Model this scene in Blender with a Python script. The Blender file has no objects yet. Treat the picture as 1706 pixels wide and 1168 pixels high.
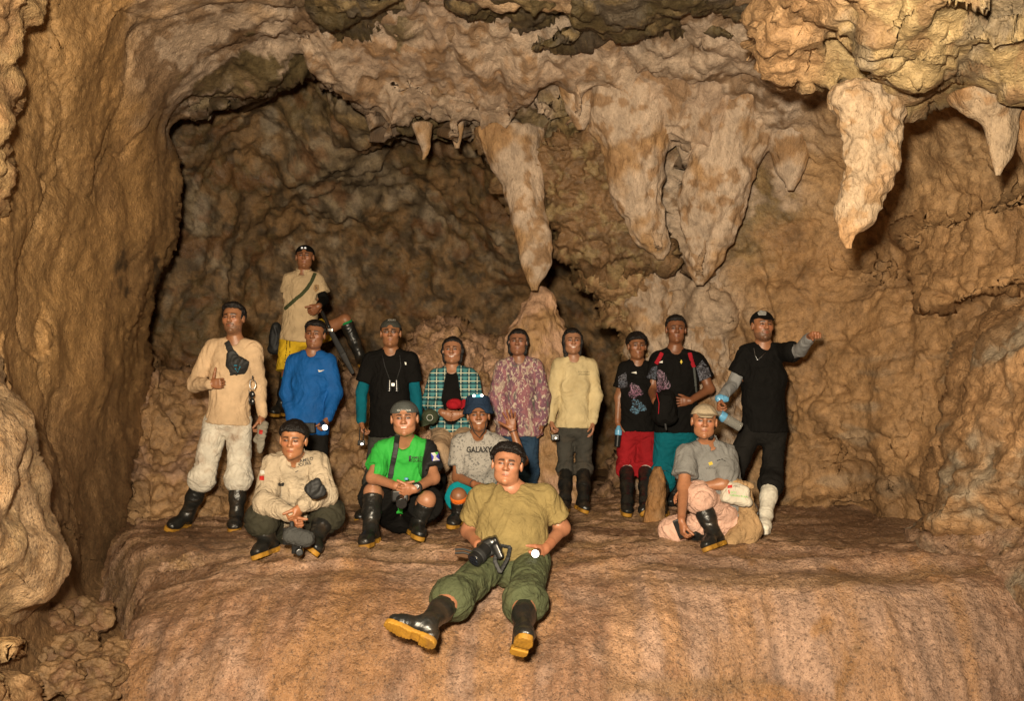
import bpy, math
import numpy as np
from mathutils import Vector, Matrix
from mathutils.bvhtree import BVHTree
from math import sin, cos, pi, radians, sqrt

# ---------------------------------------------------------------- camera, world, light
SC = bpy.context.scene
F_PX = 1477.0; W_PX = 1706.0; H_PX = 1168.0; CAM = np.array([0.0, 0.0, 1.14]); PITCH = math.atan(43 / 1477.0)
cd = bpy.data.cameras.new('camera'); cam = bpy.data.objects.new('camera', cd); SC.collection.objects.link(cam)
cam.location = CAM; cam.rotation_euler = (pi / 2 + PITCH, 0, 0)
cd.sensor_width = 36; cd.lens = 36 * F_PX / W_PX; cd.clip_end = 200; cd.clip_start = 0.05
SC.camera = cam
wd = bpy.data.worlds.new('World'); SC.world = wd; wd.use_nodes = True
bgn = wd.node_tree.nodes['Background']; bgn.inputs[0].default_value = (1.0, 0.68, 0.40, 1); bgn.inputs[1].default_value = 0.07
def lamp(name, loc, target, power, col, size, blend, rad):
    l = bpy.data.lights.new(name, 'SPOT'); l.energy = power; l.color = col; l.spot_size = radians(size); l.spot_blend = blend
    l.shadow_soft_size = rad
    o = bpy.data.objects.new(name, l); SC.collection.objects.link(o); o.location = loc
    o.rotation_euler = (Vector(target) - Vector(loc)).to_track_quat('-Z', 'Y').to_euler(); return o
# the photographer's flash, just up and left of the lens
lamp('camera_flash', (-0.16, -0.05, 1.14 + 0.30), (0.3, 8.0, 1.75), 2650, (1.0, 0.86, 0.65), 118, 1.0, 0.09)
# unseen warm fill lamp, added behind the camera to yellow the near rocks
lamp('warm_fill_lamp', (-0.9, -1.6, 2.1), (0.6, 8.0, 2.2), 620, (1.0, 0.68, 0.32), 130, 1.0, 0.12)
SC.view_settings.view_transform = 'Standard'; SC.view_settings.look = 'None'; SC.view_settings.gamma = 1
SC.view_settings.use_curve_mapping = False; SC.view_settings.exposure = 0.0
SC.cycles.max_bounces = 4; SC.cycles.diffuse_bounces = 3; SC.cycles.glossy_bounces = 2; SC.cycles.caustics_reflective = False
SC.cycles.caustics_refractive = False; SC.cycles.sample_clamp_indirect = 4
# ---------------------------------------------------------------- helpers
def P(px, py, Y):
    """point of the world at distance Y in front of the camera seen at photo position px,py (arrays allowed)"""
    x = (np.asarray(px, float) - W_PX / 2) / F_PX; y = (H_PX / 2 - np.asarray(py, float)) / F_PX
    dy = cos(PITCH) - y * sin(PITCH); dz = sin(PITCH) + y * cos(PITCH)
    t = Y / dy
    return np.stack([x * t, np.broadcast_to(Y, np.shape(x * t)) * 1.0, CAM[2] + dz * t], -1)
def Pg(px, py, z=0.0):
    """point on the level z seen at px,py"""
    a = P(px, py, 1.0); t = (z - CAM[2]) / (a[..., 2] - CAM[2])
    return CAM + (a - CAM) * t
def PX(p):
    d = p - CAM; f = d[..., 1] * cos(PITCH) + d[..., 2] * sin(PITCH); u = -d[..., 1] * sin(PITCH) + d[..., 2] * cos(PITCH)
    return W_PX / 2 + F_PX * d[..., 0] / f, H_PX / 2 - F_PX * u / f
rng = np.random.RandomState(7)
_pm = rng.permutation(256).astype(np.int32); _pm = np.concatenate([_pm, _pm, _pm])
_g = rng.normal(size=(256, 3)).astype(np.float32); _g /= np.linalg.norm(_g, axis=1)[:, None]
_r3 = rng.rand(256, 3).astype(np.float32)
def _h(a, b, c): return _pm[_pm[_pm[a & 255] + (b & 255)] + (c & 255)]
def pn(p):
    p = np.asarray(p, np.float32); i = np.floor(p).astype(np.int32); f = p - i
    u = f * f * f * (f * (f * 6 - 15) + 10); out = 0
    for a in (0, 1):
        wa = u[:, 0] if a else 1 - u[:, 0]
        for b in (0, 1):
            wb = u[:, 1] if b else 1 - u[:, 1]
            for c in (0, 1):
                wc = u[:, 2] if c else 1 - u[:, 2]
                g = _g[_h(i[:, 0] + a, i[:, 1] + b, i[:, 2] + c)]
                out = out + wa * wb * wc * (g[:, 0] * (f[:, 0] - a) + g[:, 1] * (f[:, 1] - b) + g[:, 2] * (f[:, 2] - c))
    return out * 1.5
def fbm(p, o=4, g=0.5, l=2.03):
    s = 0; a = 1.0; p = np.asarray(p, np.float32)
    for k in range(o): s = s + a * pn(p + k * 17.3); a *= g; p = p * l
    return s
def ridge(p, o=3, g=0.5):
    s = 0; a = 1.0; p = np.asarray(p, np.float32)
    for k in range(o): s = s + a * (1 - 2 * np.abs(pn(p + k * 9.1))); a *= g; p = p * 2.1
    return s
def worley(p):
    p = np.asarray(p, np.float32); i = np.floor(p).astype(np.int32); f = p - i
    d1 = np.full(len(p), 9., np.float32); d2 = d1.copy()
    for a in (-1, 0, 1):
        for b in (-1, 0, 1):
            for c in (-1, 0, 1):
                r = _r3[_h(i[:, 0] + a, i[:, 1] + b, i[:, 2] + c)]
                d = np.sqrt((a + r[:, 0] - f[:, 0]) ** 2 + (b + r[:, 1] - f[:, 1]) ** 2 + (c + r[:, 2] - f[:, 2]) ** 2)
                d2 = np.minimum(d2, np.maximum(d1, d)); d1 = np.minimum(d1, d)
    return d1, d2
def stairs(x, n, w=.22):
    s = x * n; f = np.floor(s); r = np.clip((s - f) / w, 0, 1); return (f + r * r * (3 - 2 * r)) / n
def sst(a, b, x):
    t = np.clip((x - a) / (b - a), 0, 1); return t * t * (3 - 2 * t)
def mix(a, b, t): return a + (b - a) * t
def polysd(X, Y, poly):
    """signed distance in px, positive inside the polygon"""
    poly = np.array(poly, float); d = np.full(X.shape, 1e9); ins = np.zeros(X.shape, bool); n = len(poly)
    for k in range(n):
        ax, ay = poly[k]; bx, by = poly[(k + 1) % n]; ex, ey = bx - ax, by - ay; L = ex * ex + ey * ey + 1e-9
        t = np.clip(((X - ax) * ex + (Y - ay) * ey) / L, 0, 1)
        d = np.minimum(d, (X - ax - t * ex) ** 2 + (Y - ay - t * ey) ** 2)
        if ay != by:
            c = ((ay > Y) != (by > Y)) & (X < ex * (Y - ay) / ey + ax); ins ^= c
    return np.where(ins, 1, -1) * np.sqrt(d)
class TPS:
    def __init__(s, pts):
        a = np.array(pts, float); s.c = a[:, :2] / 1000; n = len(a)
        K = s.k(np.linalg.norm(s.c[:, None] - s.c[None], axis=2)) + np.eye(n) * 0.002
        Pm = np.c_[np.ones(n), s.c]; A = np.block([[K, Pm], [Pm.T, np.zeros((3, 3))]])
        s.w = np.linalg.solve(A, np.r_[a[:, 2], 0, 0, 0])
    def k(s, r): return np.where(r > 0, r * r * np.log(r + 1e-9), 0)
    def __call__(s, X, Y):
        X = X / 1000; Y = Y / 1000; n = len(s.c); o = s.w[n] + s.w[n + 1] * X + s.w[n + 2] * Y
        for k in range(n): o = o + s.w[k] * s.k(np.hypot(X - s.c[k, 0], Y - s.c[k, 1]))
        return o
COL = SC.collection
def mesh_obj(name, V, Q, mat=None, parent=None, col=None, smooth=True, mats=None, midx=None):
    """V (n,3); Q (m,4) or (m,3) int array, or list of such arrays"""
    me = bpy.data.meshes.new(name); V = np.asarray(V, np.float32)
    Qs = Q if isinstance(Q, list) else [Q]; Qs = [np.asarray(q, np.int32) for q in Qs if len(q)]
    me.vertices.add(len(V)); me.vertices.foreach_set('co', V.ravel())
    nl = sum(q.size for q in Qs); npoly = sum(len(q) for q in Qs)
    me.loops.add(nl); me.loops.foreach_set('vertex_index', np.concatenate([q.ravel() for q in Qs]))
    tot = np.concatenate([np.full(len(q), q.shape[1], np.int32) for q in Qs]); st = np.concatenate([[0], np.cumsum(tot)[:-1]]).astype(np.int32)
    me.polygons.add(npoly); me.polygons.foreach_set('loop_start', st)
    try: me.polygons.foreach_set('loop_total', tot)
    except Exception: pass
    if smooth: me.polygons.foreach_set('use_smooth', np.ones(npoly, bool))
    for m in (mats or ([mat] if mat else [])): me.materials.append(m)
    if midx is not None: me.polygons.foreach_set('material_index', np.asarray(midx, np.int32))
    me.update(calc_edges=True); me.validate()
    if col is not None:
        c = np.ones((len(V), 4), np.float32); c[:, :col.shape[1]] = col
        at = me.color_attributes.new('Col', 'FLOAT_COLOR', 'POINT'); at.data.foreach_set('color', c.ravel())
    o = bpy.data.objects.new(name, me); COL.objects.link(o)
    if parent: o.parent = parent
    return o
def tag(o, label=None, cat=None, group=None, kind=None):
    if label: o['label'] = label
    if cat: o['category'] = cat
    if group: o['group'] = group
    if kind: o['kind'] = kind
    return o
def empty(name, loc=(0, 0, 0)):
    o = bpy.data.objects.new(name, None); COL.objects.link(o); o.location = loc; o.empty_display_size = 0.1; return o
def adopt(parent, child):
    """child mesh was written in world coordinates; hang it under parent without moving it"""
    child.parent = parent
    child.matrix_parent_inverse = Matrix.Translation(parent.location).inverted() if parent.type == 'EMPTY' else Matrix.Identity(4)
def vnorm(V, Q):
    n = np.zeros((len(V), 3))
    Q = np.asarray(Q)
    fn = np.cross(V[Q[:, 2]] - V[Q[:, 0]], V[Q[:, -1]] - V[Q[:, 1]])
    for k in range(Q.shape[1]):
        for a in range(3): n[:, a] += np.bincount(Q[:, k], fn[:, a], len(V))
    return n / (np.linalg.norm(n, axis=1)[:, None] + 1e-12)
# --- materials
def new_mat(name):
    m = bpy.data.materials.new(name); m.use_nodes = True; nt = m.node_tree
    return m, nt, nt.nodes['Principled BSDF']
def nd(nt, t, **kw):
    n = nt.nodes.new(t)
    for k, v in kw.items():
        if k in n.inputs.keys(): n.inputs[k].default_value = v
        else: setattr(n, k, v)
    return n
def mmul(nt, a, b, op='MULTIPLY'):
    m = nt.nodes.new('ShaderNodeMath'); m.operation = op
    for i, v in enumerate((a, b)):
        if isinstance(v, (int, float)): m.inputs[i].default_value = v
        else: nt.links.new(v, m.inputs[i])
    return m.outputs[0]
def ramp(nt, src, stops):
    r = nt.nodes.new('ShaderNodeValToRGB'); nt.links.new(src, r.inputs[0]); e = r.color_ramp.elements
    while len(e) < len(stops): e.new(0.5)
    for k, (p, c) in enumerate(stops):
        e[k].position = p; e[k].color = (c, c, c, 1) if isinstance(c, (int, float)) else (*c, 1)
    return r.outputs[0]
def cmix(nt, fac, a, b, mode='MIX'):
    m = nt.nodes.new('ShaderNodeMix'); m.data_type = 'RGBA'; m.blend_type = mode
    for i, v in ((0, fac), (6, a), (7, b)):
        if isinstance(v, (int, float)): m.inputs[i].default_value = v
        elif isinstance(v, tuple): m.inputs[i].default_value = (*v, 1)
        else: nt.links.new(v, m.inputs[i])
    return m.outputs[2]
def noise_node(nt, vec, scale, detail=4, rough=0.55, dist=0.0):
    n = nd(nt, 'ShaderNodeTexNoise', Scale=scale, Detail=detail, Roughness=rough, Distortion=dist); nt.links.new(vec, n.inputs['Vector']); return n.outputs['Fac']
def cloth(name, col, rough=0.85, weave=900, wr=0.25, dirt=None, dcol=(.16, .09, .04), spec=0.2, emul=None):
    if max(col) < .03 and 'rubber' not in name: col = tuple(c * .55 for c in col); spec = .08
    """plain woven cloth with slight mottling, crease bump and optional mud"""
    m, nt, b = new_mat(name); tc = nd(nt, 'ShaderNodeTexCoord').outputs['Object']
    n1 = noise_node(nt, tc, 9, 4); base = cmix(nt, ramp(nt, n1, [(.3, 0.0), (.7, 1.0)]), tuple(c * .80 for c in col), tuple(min(1, c * 1.12) for c in col))
    if dirt:
        n2 = noise_node(nt, tc, 7.0, 6, .65, .6)
        base = cmix(nt, ramp(nt, n2, [(.50, 0.0), (.72, dirt)]), base, dcol)
    nt.links.new(base, b.inputs['Base Color']); b.inputs['Roughness'].default_value = rough; b.inputs['Specular IOR Level'].default_value = spec
    w = noise_node(nt, tc, 14, 5, .6, 1.2); fine = noise_node(nt, tc, weave * .35, 2)
    bp = nd(nt, 'ShaderNodeBump', Strength=wr * 2.6, Distance=0.02); nt.links.new(w, bp.inputs['Height'])
    b2 = nd(nt, 'ShaderNodeBump', Strength=0.25, Distance=0.0015); nt.links.new(fine, b2.inputs['Height']); nt.links.new(bp.outputs[0], b2.inputs['Normal'])
    nt.links.new(b2.outputs[0], b.inputs['Normal'])
    return m
def plain(name, col, rough=0.5, metal=0.0, spec=0.5, emit=0, bump=0.0):
    m, nt, b = new_mat(name); tc = nd(nt, 'ShaderNodeTexCoord').outputs['Object']
    n1 = noise_node(nt, tc, 25, 4)
    base = cmix(nt, ramp(nt, n1, [(.35, 0.0), (.65, 1.0)]), tuple(c * .8 for c in col), tuple(min(1, c * 1.1) for c in col))
    nt.links.new(base, b.inputs['Base Color']); b.inputs['Roughness'].default_value = rough; b.inputs['Metallic'].default_value = metal
    b.inputs['Specular IOR Level'].default_value = spec
    if bump:
        bp = nd(nt, 'ShaderNodeBump', Strength=bump, Distance=0.004); nt.links.new(noise_node(nt, tc, 60, 4), bp.inputs['Height']); nt.links.new(bp.outputs[0], b.inputs['Normal'])
    if emit:
        b.inputs['Emission Color'].default_value = (*col, 1); b.inputs['Emission Strength'].default_value = emit
    return m
def attr_mat(name, rough=0.6, fine=0.25, spec=0.4, bumps=((40, .004, .5),), wet=False, grain=None, stretch=None, sss=0.0):
    """colour from the vertex attribute Col, broken up by fine mineral noise; alpha = wetness"""
    m, nt, b = new_mat(name); tc = nd(nt, 'ShaderNodeTexCoord').outputs['Object']
    if stretch:
        mp = nd(nt, 'ShaderNodeMapping'); nt.links.new(tc, mp.inputs['Vector']); mp.inputs['Scale'].default_value = stretch; tcs = mp.outputs[0]
    else: tcs = tc
    at = nd(nt, 'ShaderNodeVertexColor', layer_name='Col')
    n1 = noise_node(nt, tcs, 16, 6, .68, .4); n0 = noise_node(nt, tcs, 3.1, 5, .6, .8)
    k = ramp(nt, n1, [(.28, 1 - fine * 1.5), (.5, 1.0), (.74, 1 + fine)])
    base = cmix(nt, 1.0, at.outputs['Color'], k, 'MULTIPLY')
    base = cmix(nt, 1.0, base, ramp(nt, n0, [(.3, 1 - fine * .9), (.7, 1 + fine * .5)]), 'MULTIPLY')
    if wet: base = cmix(nt, ramp(nt, noise_node(nt, tcs, 42, 4, .75, .8), [(.58, 0.0), (.66, .55)]), base, cmix(nt, 1.0, base, (.38, .33, .28), 'MULTIPLY'))
    base = cmix(nt, 1.0, base, ramp(nt, noise_node(nt, tcs, 75, 3, .7), [(.3, 1 - fine * .7), (.7, 1 + fine * .5)]), 'MULTIPLY')
    if grain:
        g = nd(nt, 'ShaderNodeTexVoronoi', Scale=grain); nt.links.new(tc, g.inputs['Vector'])
        g2 = noise_node(nt, tcs, grain * .6, 3, .7)
        base = cmix(nt, ramp(nt, g2, [(.52, 0.0), (.66, .75)]), base, (.07, .04, .025))
        base = cmix(nt, ramp(nt, g.outputs['Distance'], [(.0, .35), (.35, 0.0)]), base, (.5, .38, .27))
    nt.links.new(base, b.inputs['Base Color'])
    b.inputs['Specular IOR Level'].default_value = spec
    if wet:
        wn = noise_node(nt, tc, 34, 5, .7)
        wf = mmul(nt, at.outputs['Alpha'], ramp(nt, wn, [(.42, 0.0), (.60, 1.0)]))
        r = mmul(nt, rough, mmul(nt, wf, rough - .22), 'SUBTRACT'); nt.links.new(r, b.inputs['Roughness'])
    else: b.inputs['Roughness'].default_value = rough
    prev = None
    for sc, dist, st in bumps:
        bp = nd(nt, 'ShaderNodeBump', Strength=st, Distance=dist); nt.links.new(noise_node(nt, tcs, sc, 5, .62, .3), bp.inputs['Height'])
        if prev: nt.links.new(prev, bp.inputs['Normal'])
        prev = bp.outputs[0]
    if wet:
        vo = nd(nt, 'ShaderNodeTexVoronoi', Scale=75.0); nt.links.new(tc, vo.inputs['Vector'])
        bp = nd(nt, 'ShaderNodeBump', Strength=.5, Distance=.004); nt.links.new(vo.outputs['Distance'], bp.inputs['Height']); nt.links.new(prev, bp.inputs['Normal']); prev = bp.outputs[0]
    nt.links.new(prev, b.inputs['Normal'])
    if sss: b.inputs['Subsurface Weight'].default_value = sss; b.inputs['Subsurface Radius'].default_value = (.02, .008, .004); b.inputs['Subsurface Scale'].default_value = 0.3
    return m
# ---------------------------------------------------------------- the cave
C_ = lambda *a: np.array(a, float)
PALE = C_(.46, .345, .25); TAN = C_(.37, .22, .105); BROWN = C_(.19, .108, .050); DARK = C_(.075, .052, .030); OLIVE = C_(.155, .112, .050)
GREY = C_(.26, .20, .135); ORANGE = C_(.44, .22, .08); CREAM = C_(.50, .36, .23); MUD = C_(.15, .08, .042); GOLD = C_(.34, .24, .115); PINK = C_(.43, .262, .165)
M_ROCK = attr_mat('cave_rock', rough=.62, fine=.30, spec=.35, bumps=((11, .015, .5), (34, .016, .8), (100, .007, .8)), wet=True)
M_FLOW = attr_mat('flowstone', rough=.50, fine=.24, spec=.5, bumps=((18, .015, .6), (50, .018, .9), (130, .009, .9)), wet=True, grain=85)
M_DRAPE = attr_mat('drapery_rock', rough=.66, fine=.26, spec=.3, bumps=((14, .015, .6), (40, .016, .9), (110, .008, .8)), wet=True, stretch=(1, 1, .45))
def layer(name, box, step, depth, mat, colf, mask=None, R=0.5, back=0.9, warp=6, disp=None, skirt=(.3, 1.2), plates=()):
    x0, x1, y0, y1 = box; xs = np.arange(x0, x1 + step, step, dtype=float); ys = np.arange(y0, y1 + step, step, dtype=float)
    X, Y = np.meshgrid(xs, ys); sh = X.shape; D0 = depth(X, Y)
    q = P(X, Y, D0).reshape(-1, 3)
    wx = ((fbm(q * 3.1, 4) + .35 * fbm(q * 13, 2)) * warp).reshape(sh); wy = ((fbm(q * 3.1 + 40, 4) + .45 * fbm(q * 13 + 9, 2)) * warp).reshape(sh)
    sd = mask(X + wx, Y + wy) if mask else np.full(sh, 1e6)
    gy, gx = np.gradient(sd, step) if mask else (np.zeros(sh), np.zeros(sh)); gl = gx * gx + gy * gy + 1e-6
    # slide the vertices just outside onto the outline
    out = (sd < 0) & (sd > -2.2 * step); X = X - np.where(out, sd * gx / gl, 0).clip(-3 * step, 3 * step); Y = Y - np.where(out, sd * gy / gl, 0).clip(-3 * step, 3 * step)
    s = np.maximum(sd, 0) * D0 / F_PX; t = np.clip(1 - s / R, 0, 1)
    D = D0 + back * (1 - np.sqrt(1 - .985 * t * t))
    for poly, h, w, wp in plates:
        ps = polysd(X + wx * wp, Y + wy * wp, poly); D = D - h * sst(-w * .25, w, ps)
    V = P(X, Y, D).reshape(-1, 3)
    n = sh[0] * sh[1]; I = np.arange(n).reshape(sh)
    Q = np.stack([I[:-1, :-1], I[1:, :-1], I[1:, 1:], I[:-1, 1:]], -1).reshape(-1, 4)
    ok = (sd > -2.2 * step).ravel(); core = (sd > 0).ravel()
    keep = ok[Q].all(1) & core[Q].any(1); Q = Q[keep]
    N = vnorm(V, Q)
    pxy = (X.ravel(), Y.ravel())
    if disp is not None: V = V + N * disp(V, *pxy)[:, None]
    col = colf(V, *pxy)
    # skirt: the rock carries on backwards behind its outline
    E = np.concatenate([Q[:, [0, 1]], Q[:, [1, 2]], Q[:, [2, 3]], Q[:, [3, 0]]]); key = np.sort(E, 1); key = key[:, 0].astype(np.int64) * n + key[:, 1]
    u, inv, cnt = np.unique(key, return_inverse=True, return_counts=True); B = E[cnt[inv] == 1]
    vs = np.unique(B); prev = {v: v for v in vs}; Vl = [V]; Cl = [col]; Ql = [Q]; base = n
    cen = V[Q].mean((0, 1)); lastidx = np.arange(n)
    ray = V[vs] - CAM; ray /= np.linalg.norm(ray, axis=1)[:, None]
    g2 = np.stack([gx.ravel()[vs], np.zeros(len(vs)), -gy.ravel()[vs]], 1) / np.sqrt(gl.ravel()[vs])[:, None]
    for sk in skirt:
        nv = V[vs] + ray * sk + g2 * sk * .25; idx = np.full(n, -1); idx[vs] = base + np.arange(len(vs))
        Ql.append(np.stack([B[:, 1], B[:, 0], idx[B[:, 0]], idx[B[:, 1]]], 1) if sk == skirt[0] else np.stack([lastidx[B[:, 1]], lastidx[B[:, 0]], idx[B[:, 0]], idx[B[:, 1]]], 1))
        lastidx = idx; base += len(vs); Vl.append(nv); Cl.append(col[vs])
    V = np.concatenate(Vl); col = np.concatenate(Cl); Q = np.concatenate(Ql)
    used = np.zeros(len(V), bool); used[Q.ravel()] = True; mp = np.cumsum(used) - 1
    return mesh_obj(name, V[used], mp[Q], mat, col=col[used])
def column(name, rows, Y, mat, colf, ratio=0.8, tilt=0.0, step=3, amp=(.03, .010, .006), nseg=64, flute=.5, freq=1.0):
    """a hanging or standing dripstone: rows of (py, left px, right px) down its length"""
    rows = np.array(rows, float); a, b = rows[0, 0], rows[-1, 0]; n = max(8, int(abs(b - a) / step)); y = np.linspace(a, b, n)
    o = 1 if b > a else -1; xl = np.interp(y * o, rows[:, 0] * o, rows[:, 1]); xr = np.interp(y * o, rows[:, 0] * o, rows[:, 2])
    k = np.ones(7) / 7
    if n > 20:
        xl = np.convolve(np.pad(xl, 3, 'edge'), k, 'valid'); xr = np.convolve(np.pad(xr, 3, 'edge'), k, 'valid')
    Yd = Y + tilt * np.linspace(0, 1, n); A = P(xl, y, Yd); B = P(xr, y, Yd); C = (A + B) / 2; r = np.linalg.norm(B - A, axis=1) / 2
    th = np.linspace(0, 2 * pi, nseg, endpoint=False)
    V = C[:, None] + np.stack([np.cos(th)[None] * r[:, None], np.sin(th)[None] * r[:, None] * ratio, 0 * (th[None] + r[:, None])], -1)
    V = V.reshape(-1, 3); I = np.arange(n * nseg).reshape(n, nseg); J = np.roll(I, -1, 1)
    Q = np.stack([I[:-1], J[:-1], J[1:], I[1:]], -1).reshape(-1, 4)
    if o < 0: Q = Q[:, ::-1]
    N = vnorm(V, Q); sc = np.repeat(np.clip(r / .12, .25, 1), nseg); p = V * C_(1, 1, flute) * freq
    w1, _ = worley(V * C_(1, 1, .7) * 13 * freq)
    V = V + N * (sc * (amp[0] * fbm(p * 3.3, 3) + -1.1 * amp[1] * ridge(p * 7, 2) + amp[2] * (.5 - w1) * 2.2))[:, None]
    tip = C[-1]; V = np.vstack([V, tip[None], C[0][None]]); e = len(V)
    cap = np.stack([I[-1], J[-1], np.full(nseg, e - 2)], 1); cap0 = np.stack([J[0], I[0], np.full(nseg, e - 1)], 1)
    if o < 0: cap = cap[:, ::-1]; cap0 = cap0[:, ::-1]
    px, py = PX(V)
    return mesh_obj(name, V, [Q, cap, cap0], mat, col=colf(V, px, py))
def blend(cols, w):
    w = np.stack(w, 1); w = w / w.sum(1)[:, None]; return w @ np.stack(cols)
def with_wet(c, wet): return np.c_[c, np.clip(wet, 0, 1)]
def ell(px, py, cx, cy, rx, ry, soft=.35): return sst(1 + soft, 1 - soft, np.hypot((px - cx) / rx, (py - cy) / ry))

# outline of the mouth of the far chamber
MOUTH = [(292, 214), (318, 210), (345, 207), (368, 196), (395, 187), (418, 180), (440, 169), (462, 160), (485, 148), (505, 138), (527, 128), (534, 158), (548, 168), (565, 166), (585, 180),
         (606, 186), (612, 205), (625, 192), (634, 206), (640, 236), (655, 244), (668, 254), (690, 250), (712, 246), (745, 243), (770, 243), (800, 250), (822, 275), (836, 312), (850, 345), (885, 352),
         (912, 372), (916, 405), (935, 435), (955, 444), (968, 470), (990, 482), (984, 503), (1003, 520), (1008, 545), (1026, 556), (1030, 582), (1052, 598), (1046, 630), (1058, 660), (1050, 720), (1062, 800), (1075, 960),
         (170, 960), (205, 860), (236, 760), (250, 690), (255, 600), (249, 560), (262, 500), (274, 470), (281, 440), (296, 392), (309, 335), (312, 290), (301, 240)]
wall_d = TPS([(-60, -40, 4.3), (0, 300, 4.7), (0, 600, 4.8), (0, 900, 4.5), (100, 0, 5.2), (110, 300, 5.7), (100, 600, 5.6), (60, 1000, 4.6), (200, 100, 5.9), (200, 400, 6.5), (250, 200, 6.6), (300, 300, 7.5), (252, 560, 7.6),
              (130, 760, 6.0), (230, 800, 7.1), (140, 950, 5.6), (300, -40, 5.6), (400, 90, 6.9), (300, 200, 7.3), (500, -40, 5.6), (500, 130, 7.7), (600, 60, 7.0), (640, 230, 8.3), (720, 245, 8.6), (800, -40, 5.6), (800, 100, 7.3),
              (800, 200, 8.2), (1000, -40, 5.5), (1000, 100, 7.2), (900, 300, 8.6), (900, 400, 8.9), (1000, 300, 8.4), (1000, 480, 8.8), (1040, 600, 8.9), (1200, -40, 5.4), (1200, 100, 6.7), (1200, 300, 8.0), (1200, 500, 8.2), (1100, 740, 8.6),
              (1300, 700, 7.9), (1300, 870, 7.7), (1500, 860, 7.1), (1400, 500, 7.8), (1500, 300, 7.0), (1600, 300, 6.4), (1500, 0, 5.2), (1760, 0, 4.4), (1760, 250, 5.4), (1760, 550, 5.7), (1600, 560, 6.4), (1560, 760, 6.6), (1760, 860, 5.4),
              (1700, 1080, 4.8), (1500, 1000, 6.8), (40, 1300, 4.3), (300, 1300, 5.0), (900, 1300, 6.5), (1500, 1300, 5.5)])
def flut(V): # vertical drapery folds
    return ridge(V * C_(2.6, 1.5, .9), 3, .55)
def cracks(V, sc, w, seed=0):
    a, b = worley((V + fbm(V * 1.3 + seed, 3)[:, None] * C_(.5, .4, .35)) * sc); m = sst(-.15, .25, fbm(V * .8 + seed, 2)); return np.exp(-((b - a) / w) ** 2) * m
def wall_disp(V, px, py):
    pale = ell(px, py, 900, 130, 560, 150)
    left = sst(480, 250, px)
    a = (.13 - .05 * left) * fbm(V * .9, 3) - .035 * (1 - .6 * left) * ridge(V * C_(1.2, 1.2, .9) + fbm(V * 1.1, 2)[:, None] * .7, 2, .35) + .014 * (1 - .5 * left) * fbm(V * 6, 3)
    a = a + .085 * (1 - left) * stairs(fbm(V * C_(.8, .8, 1.5) + 21, 4), 3.2, .12)
    a = a - .055 * ell(px, py, 1140, 580, 120, 160, .4) * ridge(V * C_(3.2, 3.2, .9), 2, .5)
    w1, w2 = worley(V * C_(4.2, 4.2, 3.1) + fbm(V * 3, 2)[:, None] * .5)
    a = a + .035 * (1 - left * .75) * (.45 - w1)
    w3, w4 = worley(V * 15 + fbm(V * 9, 2)[:, None] * .5); a = a + .011 * (1 - left * .7) * (.5 - w3)
    a = a - .05 * cracks(V, C_(.9, .9, .7), .035) * (1 - .5 * left) - .022 * cracks(V, C_(2.6, 2.6, 2.0), .05, 5) * (1 - .7 * left) + .006 * fbm(V * 24, 2)
    a = a + pale * (-.05 * flut(V) + .03 * fbm(V * C_(5, 5, 2), 3))
    return a
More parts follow.
